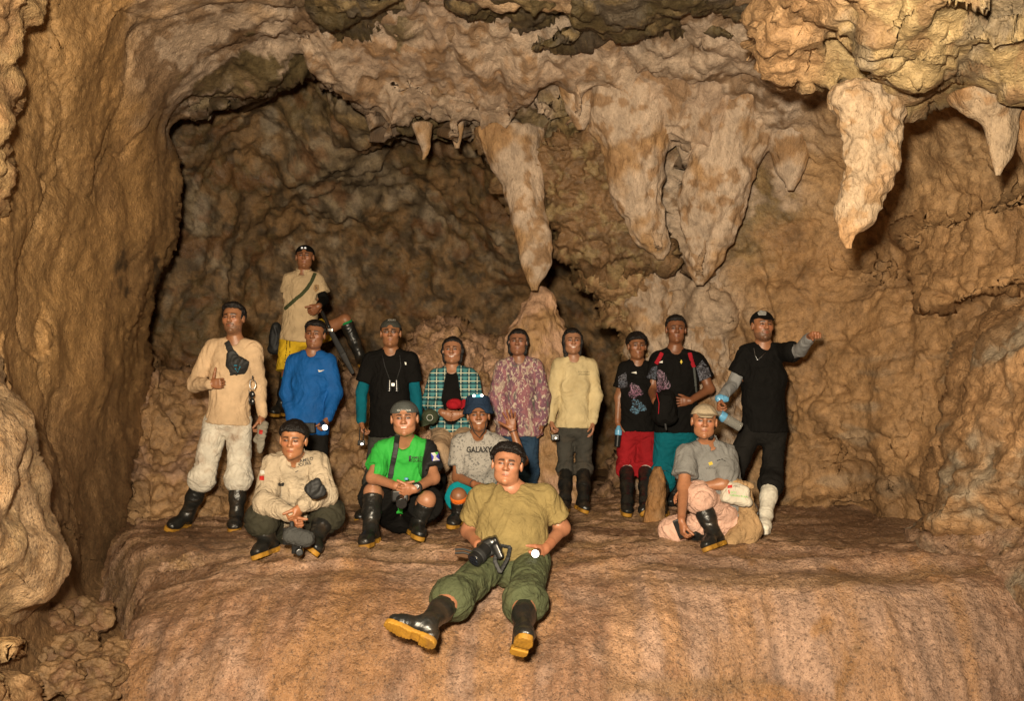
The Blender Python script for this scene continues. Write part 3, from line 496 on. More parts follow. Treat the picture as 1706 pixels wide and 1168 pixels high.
# ledge: x across, v along the profile from the back over the lip and down the face
lx = np.concatenate([np.arange(-2.9, 4.4, .016)])
def lip(x):   # distance of the lip from the camera, half-depth of its round-over, height of the face
    y = np.interp(x, [-2.9, -2.5, -2.2, -1.9, -1.4, -.8, 0, .6, 1.2, 2.0, 2.6, 3.1, 4.4], [6.4, 5.7, 5.25, 5.2, 5.3, 5.4, 5.45, 5.35, 5.15, 5.05, 5.1, 5.3, 6.0])
    a = np.interp(x, [-2.9, -2.0, -1, 0, .45, .8, 1.3, 3.2, 4.4], [.7, .8, 1.05, 1.28, 1.28, 1.0, .62, .6, .8])
    return y, a
v_top = np.linspace(0, 1, 190) ** 1.0; v_face = np.linspace(0, 1, 170)
yl, al = lip(lx); k = np.ones(25) / 25; yl = np.convolve(np.pad(yl, 12, 'edge'), k, 'valid'); al = np.convolve(np.pad(al, 12, 'edge'), k, 'valid')
YT = 9.6 + (yl[None] - 9.6) * v_top[:, None]; ZT = np.zeros_like(YT) - .05 * sst(-1.3, -2.5, lx)[None] * np.ones_like(YT)
th = v_face[1:, None] * (pi / 2) * .99; YF = yl[None] - al[None] * np.sin(th); ZF = ZT[-1:] - 1.35 * (1 - np.cos(th))
YY = np.vstack([YT, YF]); ZZ = np.vstack([ZT, ZF]); XX = np.broadcast_to(lx, YY.shape).copy()
# left end of the ledge turns down into the passage
e = sst(-2.12, -2.7, XX + .10 * fbm(np.c_[YY.ravel() * 1.4, YY.ravel() * 0, ZZ.ravel()], 2).reshape(XX.shape) + np.clip(YY - 5.4, 0, 3) * .55); ZZ = ZZ - 1.1 * e - .17 * sst(-1.3, -2.3, XX) * sst(6.0, 5.3, YY)
face = np.zeros_like(YY); face[len(v_top):] = 1; face = np.where(face > 0, np.clip((yl[None] - YY) / .3, 0, 1), 0)
V = np.stack([XX, YY, ZZ], -1).reshape(-1, 3); fc = face.ravel()
I = np.arange(len(V)).reshape(YY.shape); Q = np.stack([I[:-1, :-1], I[1:, :-1], I[1:, 1:], I[:-1, 1:]], -1).reshape(-1, 4); N = vnorm(V, Q)
n1 = fbm(V * C_(.9, 2.2, 2.2), 3); n2 = fbm(V * 5, 4)
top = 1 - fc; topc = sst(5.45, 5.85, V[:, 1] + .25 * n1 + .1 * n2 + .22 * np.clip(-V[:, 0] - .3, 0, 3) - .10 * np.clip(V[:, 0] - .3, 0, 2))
# rimstone terraces run along x
ter = np.abs(((V[:, 1] + .22 * fbm(V * C_(.8, .8, .8), 3)) * 3.3) % 1 - .5) * 2; ter2 = np.abs(((V[:, 1] + .15 * fbm(V * C_(1.2, 1.2, 1), 3)) * 8) % 1 - .5) * 2
edge = np.exp(-((V[:, 1] - np.broadcast_to(yl, YY.shape).ravel() - .35) / .45) ** 2)
w3, w4 = worley(V * C_(26, 26, 15)); w5, _ = worley(V * 11)
dd = top * ((.016 + .035 * edge) * (1 - ter) ** 2 + .010 * (1 - ter2) ** 2 + .018 * fbm(V * C_(1.3, 2.5, 2), 3) + .008 * fbm(V * 10, 3)) + .006 * (.5 - w3)
tz = stairs(fbm(V * C_(1.1, 2.2, 2), 4) + V[:, 1] * .9, 4.5, .18) - (V[:, 1] * .9); dd = dd + top * .05 * (tz + .1)
dd = dd + fc * (-.03 * ridge(V * C_(1.3, .35, .25), 2) - .010 * ridge(V * C_(9, 2, .8), 2) + .010 * fbm(V * 8, 3) + .014 * (.5 - w5)) + .005 * fbm(V * 30, 2) + fc * .006 * fbm(V * C_(16, 1.5, 1.3), 3) + .035 * fbm(V * .9 + 3, 2)
V2 = V + N * dd[:, None]
n0 = fbm(V * 1.1 + 20, 4); n4 = fbm(V * C_(3.5, 1, .5), 4); px, py = PX(V2)
lc = mix(PINK[None] * C_(.66, .58, .52), PINK[None] * C_(.88, .90, .98), sst(-.25, .35, n0 + .5 * n2)[:, None]); st_ = fbm(V * C_(16, 1.5, 1.3), 3); lc = lc * (1 + .42 * fc * st_)[:, None]; lc = mix(lc, TAN * C_(1.1, .95, .8), (sst(0, .45, n4) * .6)[:, None])
lc = mix(lc, TAN * .72, (topc * .8)[:, None]); lc = mix(lc, MUD * 1.35, (topc * sst(-.05, .25, n1 + .35 * n2 + .25 * ter - .15 * edge))[:, None]); n6 = fbm(V * C_(5, 14, 5), 3); lc = mix(lc, PINK * C_(1.35, 1.35, 1.35), (top * sst(.34, .08, ter) * sst(-.15, .2, n6) * .85)[:, None]); lc = mix(lc, PINK * 1.2, (top * sst(.12, .3, n6) * .6)[:, None]); lc = mix(lc, BROWN * 1.2, ((1 - topc) * top * sst(.45, .9, ter) * .8)[:, None])  # wet highlights painted as pale lines on the rim crests, troughs coloured darker
def stain(cx, cy, rx, ry, c, a):
    global lc; m = ell(px + 18 * n2, py + 14 * n1, cx, cy, rx, ry, .5) * a; lc = mix(lc, c, m[:, None])
stain(600, 1070, 45, 120, ORANGE * .85, .45); stain(690, 1000, 36, 26, ORANGE * .9, .55); stain(1040, 1080, 28, 130, ORANGE * .95, .45); stain(1407, 1130, 10, 48, ORANGE * .6, .9); stain(1367, 1045, 13, 18, ORANGE * .8, .8)
stain(1425, 1086, 8, 8, BROWN, .8); stain(1385, 943, 9, 7, ORANGE * .7, .8); stain(1250, 940, 8, 6, ORANGE * .6, .8); stain(1160, 1150, 140, 14, BROWN * 1.4, .7); stain(1290, 1160, 40, 12, ORANGE * .8, .6); stain(1300, 970, 220, 8, BROWN * 1.2, .7)
stain(1420, 875, 110, 28, MUD * 1.25, .95); stain(310, 905, 60, 22, MUD * 1.3, .9); stain(520, 1000, 220, 16, MUD * 1.9, .35)
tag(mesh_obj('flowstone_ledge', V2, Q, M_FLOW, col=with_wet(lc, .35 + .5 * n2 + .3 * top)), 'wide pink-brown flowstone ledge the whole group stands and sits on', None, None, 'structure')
LEDGE = BVHTree.FromPolygons([tuple(v) for v in V2[::1]], [tuple(q) for q in Q.tolist()])

# loose rocks down in the passage, and lumps of dripstone at the back edge of the ledge
def rock_at(px, py, Y, r, sq=.7, mat=None, col=None, label='brown rock lying in the low passage left of the ledge', group='rocks in the low passage'):
    c = P(px, py, Y); n = 46; th = np.linspace(0, 2 * pi, n * 2, endpoint=False); ph = np.linspace(0.001, pi - .001, n); PH, TH = np.meshgrid(ph, th, indexing='ij')
    d = np.stack([np.sin(PH) * np.cos(TH), np.sin(PH) * np.sin(TH), np.cos(PH)], -1).reshape(-1, 3); w, _ = worley(d * 1.6 + c); V = c + d * C_(1, .9, sq) * (r * (1 + .35 * fbm(d * 1.3 + c * 3, 3) + .30 * (.5 - w)))[:, None]
    V = V + d * (.012 * fbm(V * 14, 3))[:, None]; I = np.arange(len(V)).reshape(n, 2 * n); J = np.roll(I, -1, 1); Q = np.stack([I[:-1], I[1:], J[1:], J[:-1]], -1).reshape(-1, 4)
    return tag(mesh_obj('rock', V, Q, mat or M_ROCK, col=(col or simple_col(TAN * .62, BROWN * 1.1, MUD * 1.2, .3, 1.6))(V, *PX(V))), label, 'rock', group)
for w_, a in (('in the middle of the heap', (120, 1075, 4.9, .13)), ('against the foot of the ledge face', (165, 1120, 4.7, .12)), ('beside the lumpy pale corner rock', (95, 1130, 4.5, .12)), ('largest and topmost of the heap', (140, 1030, 5.3, .15)), ('under the tall pale boulder, leftmost at the top', (75, 1040, 5.0, .14)), ('small, next to the hooked rock', (60, 1100, 4.7, .10)), ('cut by the bottom border', (150, 1165, 4.5, .12)), ('rightmost and highest against the ledge corner', (190, 1090, 4.9, .10))): rock_at(*a, label='brown rock in the low passage, ' + w_)
for a in ((322, 938, 5.75, .085), (300, 946, 5.65, .07), (282, 950, 5.6, .06)): rock_at(*a, sq=.8, mat=M_FLOW, col=simple_col(PINK * .85, TAN * .8, BROWN, .3, 2), label={322: 'largest pale dripstone lump at the left rear corner of the ledge face', 300: 'middle one of three pale dripstone lumps left on the ledge', 282: 'smallest and leftmost pale dripstone lump on the ledge'}[a[0]], group='dripstone lumps')
# ---------------------------------------------------------------- implicit modelling of people and their things
nz = lambda v: np.asarray(v, float) / (np.linalg.norm(v) + 1e-12)
class Fld:
    def __init__(s, lo, hi, h):
        s.lo = np.array(lo, float); s.h = h; s.n = np.maximum(4, np.ceil((np.array(hi) - lo) / h).astype(int) + 1); s.F = np.full(s.n, .5, np.float32)
        s.ax = [(s.lo[k] + h * np.arange(s.n[k])).astype(np.float32) for k in range(3)]
    def blk(s, lo, hi):
        i0 = np.clip(np.floor((lo - s.lo) / s.h).astype(int), 0, s.n - 1); i1 = np.clip(np.ceil((hi - s.lo) / s.h).astype(int) + 1, 1, s.n)
        if (i1 - i0 < 1).any(): return None
        sl = tuple(slice(a, b) for a, b in zip(i0, i1))
        return sl, s.ax[0][sl[0]][:, None, None], s.ax[1][sl[1]][None, :, None], s.ax[2][sl[2]][None, None, :]
    def put(s, pr, k=.02, op='u'):
        f, lo, hi = pr; pad = k + 2.5 * s.h; b = s.blk(np.array(lo) - pad, np.array(hi) + pad)
        if b is None: return s
        sl, X, Y, Z = b; d = f(X, Y, Z); a = s.F[sl]
        if op == 's': d = -d; m = np.maximum(k - np.abs(a - d), 0) / max(k, 1e-6); s.F[sl] = np.maximum(a, d) + m * m * k * .25
        else: m = np.maximum(k - np.abs(a - d), 0) / max(k, 1e-6); s.F[sl] = np.minimum(a, d) - m * m * k * .25
        return s
    def cut(s, c, n, k=.004):
        """keep the side the normal n points away from"""
        n = nz(n); X, Y, Z = s.ax[0][:, None, None] - c[0], s.ax[1][None, :, None] - c[1], s.ax[2][None, None, :] - c[2]
        s.F = np.maximum(s.F, X * n[0] + Y * n[1] + Z * n[2]).astype(np.float32); return s
    def mesh(s):
        return nets(s.F, s.lo, s.h)
def nets(F, lo, h):
    S = F < 0; nx, ny, nzz = F.shape
    c = np.zeros((nx - 1, ny - 1, nzz - 1), np.int8)
    for a in (0, 1):
        for b in (0, 1):
            for d in (0, 1): c += S[a:nx - 1 + a, b:ny - 1 + b, d:nzz - 1 + d]
    act = (c > 0) & (c < 8); idx = np.argwhere(act)
    if len(idx) == 0: return np.zeros((0, 3)), np.zeros((0, 4), int)
    num = np.full(act.shape, -1, np.int32); num[act] = np.arange(len(idx))
    acc = np.zeros((len(idx), 3)); cnt = np.zeros(len(idx)); i, j, k = idx.T
    for ax in range(3):
        o1, o2 = [q for q in range(3) if q != ax]
        for p in (0, 1):
            for q in (0, 1):
                A = [i, j, k]; A = [x.copy() for x in A]; A[o1] = A[o1] + p; A[o2] = A[o2] + q; B = [x.copy() for x in A]; B[ax] = B[ax] + 1
                fa = F[tuple(A)]; fb = F[tuple(B)]; m = (fa < 0) != (fb < 0); t = np.where(m, fa / np.where(m, fa - fb, 1), 0)
                pt = np.stack(A, 1).astype(float); pt[:, ax] += t; acc += pt * m[:, None]; cnt += m
    V = lo + h * acc / cnt[:, None]; Qs = []
    for ax in range(3):
        o1, o2 = [q for q in range(3) if q != ax]; sl0 = [slice(None)] * 3; sl1 = [slice(None)] * 3; sl0[ax] = slice(0, -1); sl1[ax] = slice(1, None)
        a = S[tuple(sl0)]; b = S[tuple(sl1)]; e = np.argwhere(a != b)
        ok = (e[:, o1] > 0) & (e[:, o2] > 0) & (e[:, o1] < F.shape[o1] - 1) & (e[:, o2] < F.shape[o2] - 1); e = e[ok]
        if len(e) == 0: continue
        def g(d1, d2):
            q = e.copy(); q[:, o1] -= d1; q[:, o2] -= d2; return num[tuple(q.T)]
        Q = np.stack([g(1, 1), g(0, 1), g(0, 0), g(1, 0)], 1); fl = a[tuple(e.T)]
        if ax == 1: fl = ~fl
        Q[~fl] = Q[~fl][:, ::-1]; Q = Q[(Q >= 0).all(1)]; Qs.append(Q)
    return V, np.concatenate(Qs)
def caps(a, b, ra, rb=None):
    a = np.array(a, float); b = np.array(b, float); rb = ra if rb is None else rb; e = b - a; L = e @ e + 1e-9
    def f(X, Y, Z):
        x, y, z = X - a[0], Y - a[1], Z - a[2]; t = np.clip((x * e[0] + y * e[1] + z * e[2]) / L, 0, 1)
        return np.sqrt((x - t * e[0]) ** 2 + (y - t * e[1]) ** 2 + (z - t * e[2]) ** 2) - (ra + (rb - ra) * t)
    m = max(ra, rb); return f, np.minimum(a, b) - m, np.maximum(a, b) + m
def loft(a, b, wa, da, wb, db, S):
    """tapered elliptical limb: half-widths w along S, half-depths d across it"""
    a = np.array(a, float); b = np.array(b, float); e = b - a; L = e @ e + 1e-9; u = nz(e); S = nz(S - (S @ u) * u); T = np.cross(u, S)
    def f(X, Y, Z):
        x, y, z = X - a[0], Y - a[1], Z - a[2]; t = np.clip((x * e[0] + y * e[1] + z * e[2]) / L, 0, 1)
        x = x - t * e[0]; y = y - t * e[1]; z = z - t * e[2]; w = wa + (wb - wa) * t; d = da + (db - da) * t
        p = (x * S[0] + y * S[1] + z * S[2]) / w; q = (x * T[0] + y * T[1] + z * T[2]) / d; r = (x * u[0] + y * u[1] + z * u[2]) / np.minimum(w, d)
        g = np.sqrt(p * p + q * q + r * r) + 1e-6
        gg = np.sqrt((p / w) ** 2 + (q / d) ** 2 + (r / np.minimum(w, d)) ** 2) + 1e-6
        return g * (g - 1) / gg
    m = max(wa, wb, da, db); return f, np.minimum(a, b) - m, np.maximum(a, b) + m
def elli(c, r, fr=None):
    c = np.array(c, float); r = np.array(r, float); M = np.eye(3) if fr is None else np.array(fr)
    def f(X, Y, Z):
        x, y, z = X - c[0], Y - c[1], Z - c[2]; p = [(x * M[k][0] + y * M[k][1] + z * M[k][2]) for k in range(3)]
        g = np.sqrt(sum((p[k] / r[k]) ** 2 for k in range(3))) + 1e-6; gg = np.sqrt(sum((p[k] / r[k] ** 2) ** 2 for k in range(3))) + 1e-6
        return g * (g - 1) / gg
    m = r.max(); return f, c - m, c + m
def boxp(c, r, fr=None, rd=.003):
    c = np.array(c, float); r = np.array(r, float); M = np.eye(3) if fr is None else np.array(fr)
    def f(X, Y, Z):
        x, y, z = X - c[0], Y - c[1], Z - c[2]; q = [np.abs(x * M[k][0] + y * M[k][1] + z * M[k][2]) - (r[k] - rd) for k in range(3)]
        return np.sqrt(sum(np.maximum(v, 0) ** 2 for v in q)) + np.minimum(np.maximum(np.maximum(q[0], q[1]), q[2]), 0) - rd
    m = np.linalg.norm(r); return f, c - m, c + m
def cyl(a, b, ra, rb=None, rd=.002):
    a = np.array(a, float); b = np.array(b, float); rb = ra if rb is None else rb; L = np.linalg.norm(b - a); u = (b - a) / L
    def f(X, Y, Z):
        x, y, z = X - a[0], Y - a[1], Z - a[2]; h = x * u[0] + y * u[1] + z * u[2]
        rr = np.sqrt(np.maximum(x * x + y * y + z * z - h * h, 0)) - (ra + (rb - ra) * np.clip(h / L, 0, 1)) + rd; hh = np.abs(h - L / 2) - L / 2 + rd
        return np.sqrt(np.maximum(rr, 0) ** 2 + np.maximum(hh, 0) ** 2) + np.minimum(np.maximum(rr, hh), 0) - rd
    m = max(ra, rb); return f, np.minimum(a, b) - m, np.maximum(a, b) + m
def field(prims, h, k=.02, pad=.03):
    lo = np.min([p[1] for p in prims], 0) - pad; hi = np.max([p[2] for p in prims], 0) + pad; F = Fld(lo, hi, h)
    for p in prims: F.put(p, k)
    return F
def wrinkle(V, Q, amp, sc=9, st=(1, 1, .6)):
    if amp == 0: return V
    N = vnorm(V, Q); p = V * C_(*st) * sc; q = fbm(p * .35, 2)[:, None]
    return V + N * (1.35 * amp * (.9 * fbm(V * sc * .45 + 31, 2) + .8 * np.clip(ridge(p + q * 2.2, 2, .6), -1, 1.3) - .25))[:, None]
def solid(name, prims, mat, parent=None, h=.004, k=.004, wr=0, sc=9, cuts=(), sub=(), label=None, colf=None):
    F = field(prims, h, k)
    for p in sub: F.put(p, k, 's')
    for c, n in cuts: F.cut(c, n)
    V, Q = F.mesh()
    V = wrinkle(V, Q, wr, sc)
    o = mesh_obj(name, V, Q, mat, col=None if colf is None else colf(V))
    if parent is not None: adopt(parent, o)
    if label: o['label'] = label
    o_bvh[o.name] = (V, Q); return o
o_bvh = {}; DBG = ()
# --- hands
def hand_prims(W, D, N, T, s=1.0, curl=(18, 22, 14), spread=0.0, thumb=(35, 20), fold=None):
    D = nz(D); T = nz(T - (np.array(T) @ D) * D); N0 = np.cross(D, T); N = N0 if N0 @ np.array(N, float) > 0 else -N0; W = np.array(W, float)
    pr = [loft(W - D * .004, W + D * .045 * s, .027 * s, .018 * s, .036 * s, .015 * s, T), loft(W + D * .04 * s, W + D * .078 * s, .036 * s, .015 * s, .039 * s, .013 * s, T)]
    fg = []
    for i, (o, L, r) in enumerate(((.031, .074, .0088), (.0105, .083, .0092), (-.0105, .077, .0088), (-.030, .060, .0078))):
        p = W + (D * (.086 - (.006 if i in (0, 3) else 0)) + T * o) * s; a = 0; c = curl if fold is None or i not in fold else fold[i]
        dT = T * spread * (1.5 - i) * .22; prev = p - D * .02 * s
        fg.append((caps(prev, p, r * s * 1.05, r * s), .006))
        for kx in range(3):
            a += radians(c[kx]); d = nz(D * cos(a) + N * sin(a) + dT * (1 if kx == 0 else .8)); q = p + d * L * s * (.45, .31, .26)[kx]
            fg.append((caps(p, q, r * s * (1, .95, .88)[kx], r * s * (.95, .88, .76)[kx]), .003)); p = q
    a1, a2 = radians(thumb[0]), radians(thumb[1]); p = W + (D * .022 + T * .022 + N * .008) * s
    d = nz(D * cos(a1) + T * sin(a1) + N * .25); q = p + d * .044 * s; fg.append((caps(p, q, .014 * s, .0115 * s), .012))
    d2 = nz(D * cos(a1 - a2 * .3) + T * sin(a1 - a2 * .3) + N * (.25 + sin(a2))); q2 = q + d2 * .032 * s; fg.append((caps(q, q2, .0112 * s, .010 * s), .004))
    q3 = q2 + nz(d2 + N * sin(a2) * .3) * .024 * s; fg.append((caps(q2, q3, .010 * s, .008 * s), .003))
    return pr, fg, W + D * .09 * s
RELAX = (20, 28, 18); FIST = (72, 95, 55); GRIP = (48, 62, 40); OPEN = (5, 8, 6)
# --- head
def head_f(hd, w=1.0, nose=1.0, smile=0.0, jaw=1.0):
    c, R, U, F, s = hd
    def loc(X, Y, Z):
        x, y, z = X - c[0], Y - c[1], Z - c[2]; return tuple((x * a[0] + y * a[1] + z * a[2]) / s for a in (R, U, F))
    def E(l, ce, r):
        p = [(l[k] - ce[k]) for k in range(3)]; g = np.sqrt(sum((p[k] / r[k]) ** 2 for k in range(3))) + 1e-6; gg = np.sqrt(sum((p[k] / r[k] ** 2) ** 2 for k in range(3))) + 1e-6; return g * (g - 1) / gg
    def K(l, a, b, ra, rb):
        e = np.array(b) - a; L = e @ e + 1e-9; x, y, z = l[0] - a[0], l[1] - a[1], l[2] - a[2]; t = np.clip((x * e[0] + y * e[1] + z * e[2]) / L, 0, 1)
        return np.sqrt((x - t * e[0]) ** 2 + (y - t * e[1]) ** 2 + (z - t * e[2]) ** 2) - (ra + (rb - ra) * t)
    def sm(a, b, k): m = np.maximum(k - np.abs(a - b), 0) / k; return np.minimum(a, b) - m * m * k * .25
    def sx(a, b, k): m = np.maximum(k - np.abs(a - b), 0) / k; return np.maximum(a, b) + m * m * k * .25
    def f(X, Y, Z):
        l = loc(X, Y, Z); m = (np.abs(l[0]), l[1], l[2])
        d = E(l, (0, .032, -.012), (.077 * w, .092, .096)); d = sm(d, E(l, (0, -.033, .022), (.059 * w * jaw, .076, .062)), .03)
        d = sm(d, K(m, (.034 * w * jaw, -.068, .018), (.0, -.098, .060), .026, .019), .03)             # jaw line
        d = sm(d, E(m, (.040 * w, -.012, .052), (.026, .024, .024)), .02)                             # cheek bones
        d = sm(d, K(m, (.0, .031, .082), (.040 * w, .030, .064), .011, .010), .014)                  # brow
        d = sx(d, -E(m, (.031, .010, .094), (.017, .013, .014)), .012)                               # eye sockets
        d = sm(d, E(m, (.031, .009, .0715), (.0145, .0115, .012)), .004)                              # eyeballs and lids
        d = sm(d, K(l, (0, .022, .084), (0, -.018, .101), .0075, .0115 * nose), .010); d = sm(d, E(m, (.0115 * nose, -.024, .090), (.0095, .0075, .011)), .007)
        d = sm(d, K(m, (-.01, -.051, .0815 + smile * .002), (.020 + smile * .006, -.050 + smile * .004, .075), .0062, .0045), .010)
        d = sm(d, K(m, (-.01, -.063, .0795), (.016, -.061, .075), .0070, .005), .010)
        d = sm(d, E(l, (0, -.092, .072), (.018, .014, .014)), .012)
        d = sm(d, E(m, (.036, -.034, .066), (.018, .016, .014)), .016) if smile else d
        d = sm(d, E(m, (.079 * w, .0, -.004), (.010, .032, .020)), .006); d = sx(d, -E(m, (.090 * w, .003, .004), (.007, .018, .010)), .004)
        return d * s
    m = .155 * s; return (f, np.array(c) - m, np.array(c) + m), loc
def head_paint(V, loc, skin, o):
    x, y, z = loc(V[:, 0], V[:, 1], V[:, 2]); ax = np.abs(x); front = z > .03; c = np.tile(np.array(skin, float), (len(V), 1)); n = fbm(V * 90, 2)
    c *= (1 + .10 * fbm(V * 22, 2))[:, None]; sp = np.exp(-((ax - .036) / .02) ** 2 - ((y + .015) / .018) ** 2) * front; c = mix(c, c * C_(1.12, .92, .90), sp[:, None])
    if o.get('beard'): bm = sst(-.045, -.065, y) * sst(.0, .03, z) + np.exp(-((y + .040) / .006) ** 2) * (ax < .028) * (z > .06); c = mix(c, C_(.05, .035, .025), np.clip(bm * o['beard'] * (.8 + .4 * n), 0, .9)[:, None])
    if o.get('stache'): c = mix(c, C_(.03, .02, .015), (np.exp(-((y + .041 + ax * .25) / .0055) ** 2) * (ax < .031) * (z > .06) * o['stache'])[:, None])
    bt = .032 - 5 * np.maximum(ax - .036, 0) ** 2 * 4 - .10 * np.maximum(.022 - ax, 0); bw = np.clip(.0062 - (ax - .02) * .05, .0032, .0068) * o.get('brow', 1.0)
    br = np.exp(-((y - bt) / bw) ** 2) * sst(.009, .014, ax) * sst(.056, .046, ax) * front; c = mix(c, C_(.012, .008, .006), (np.clip(br * 1.3, 0, 1) * .92)[:, None])
    sq = o.get('squint', .7) * 1.15; ey = .009; e = ((ax - .031) / .0145) ** 2 + ((y - ey) / (.0058 * sq)) ** 2; em = sst(1.25, .75, e) * front
    c = mix(c, C_(.13, .10, .085), em[:, None]); ir = sst(.0098, .0070, np.hypot(ax - .031 + o.get('gaze', 0) * np.sign(x), (y - ey))) * em; c = mix(c, C_(.012, .008, .006), ir[:, None])
    ln = np.exp(-((y - ey - .0058 * sq * np.sqrt(np.clip(1 - ((ax - .031) / .016) ** 2, 0, 1))) / .0030) ** 2) * (np.abs(ax - .031) < .0175) * front; c = mix(c, C_(.015, .009, .007), (ln * 1.0)[:, None]); ln2 = np.exp(-((y - ey + .0062 * sq) / .0022) ** 2) * (np.abs(ax - .031) < .015) * front; c = mix(c, C_(.05, .028, .02), (ln2 * .55)[:, None]); lo2 = np.exp(-((ax - .031) / .017) ** 2 - ((y - ey) / .011) ** 2) * front; c = mix(c, c * C_(.62, .55, .52), (lo2 * (1 - em))[:, None])
    # nostrils and lips
    c = mix(c, C_(.05, .02, .015), (np.exp(-((ax - .0085) / .004) ** 2 - ((y + .031) / .003) ** 2) * front * .9)[:, None])
    smi = o.get('smile', 0); lw = .021 + .006 * smi; yc = -.0565 + 6 * smi * ax ** 2; lip = sst(1.2, .8, (ax / lw) ** 2 + ((y - yc) / (.0105 + .002 * smi)) ** 2) * front
    c = mix(c, np.array(skin) * C_(*o.get('lip', (.95, .62, .60))), lip[:, None] * .85)
    if smi > .6: tm = sst(1.15, .85, (ax / (lw * .82)) ** 2 + ((y - yc - .001) / .0048) ** 2) * front; c = mix(c, C_(.62, .56, .48), tm[:, None])
    else: c = mix(c, C_(.05, .022, .018), (np.exp(-((y - yc) / .0016) ** 2) * (ax < lw) * front * .9)[:, None])
    return c
M_SKIN = attr_mat('skin', rough=.46, fine=.12, spec=.5, bumps=((120, .0012, .5), (420, .0006, .5)))
_hm, _hnt, _hb = new_mat('black_hair'); _tc = nd(_hnt, 'ShaderNodeTexCoord').outputs['Object']; _mp = nd(_hnt, 'ShaderNodeMapping'); _hnt.links.new(_tc, _mp.inputs[0]); _mp.inputs['Scale'].default_value = (1, 1, .35)
_n = noise_node(_hnt, _mp.outputs[0], 190, 3, .7); _hnt.links.new(ramp(_hnt, _n, [(.4, (.004, .003, .0028)), (.7, (.016, .011, .009))]), _hb.inputs['Base Color']); _hb.inputs['Roughness'].default_value = .5; _hb.inputs['Specular IOR Level'].default_value = .3
_bp = nd(_hnt, 'ShaderNodeBump', Strength=.9, Distance=.006); _hnt.links.new(_n, _bp.inputs['Height']); _hnt.links.new(_bp.outputs[0], _hb.inputs['Normal']); M_HAIR = _hm
M_BOOT = cloth('black_rubber', (.012, .012, .011), .34, wr=.10, dirt=.30, dcol=(.10, .06, .03), spec=.5); M_SOLE = cloth('yellow_rubber', (.36, .18, .022), .6, wr=.15, dirt=.75, dcol=(.16, .08, .03)); M_WBOOT = plain('white_rubber', (.74, .69, .58), .45, bump=.3); M_BSOLE = plain('dark_rubber', (.03, .028, .025), .6)
def bent(a, n): # rotate-free small helper: unit perpendicular of a closest to n
    a = nz(a); n = np.array(n, float); return nz(n - (n @ a) * a)
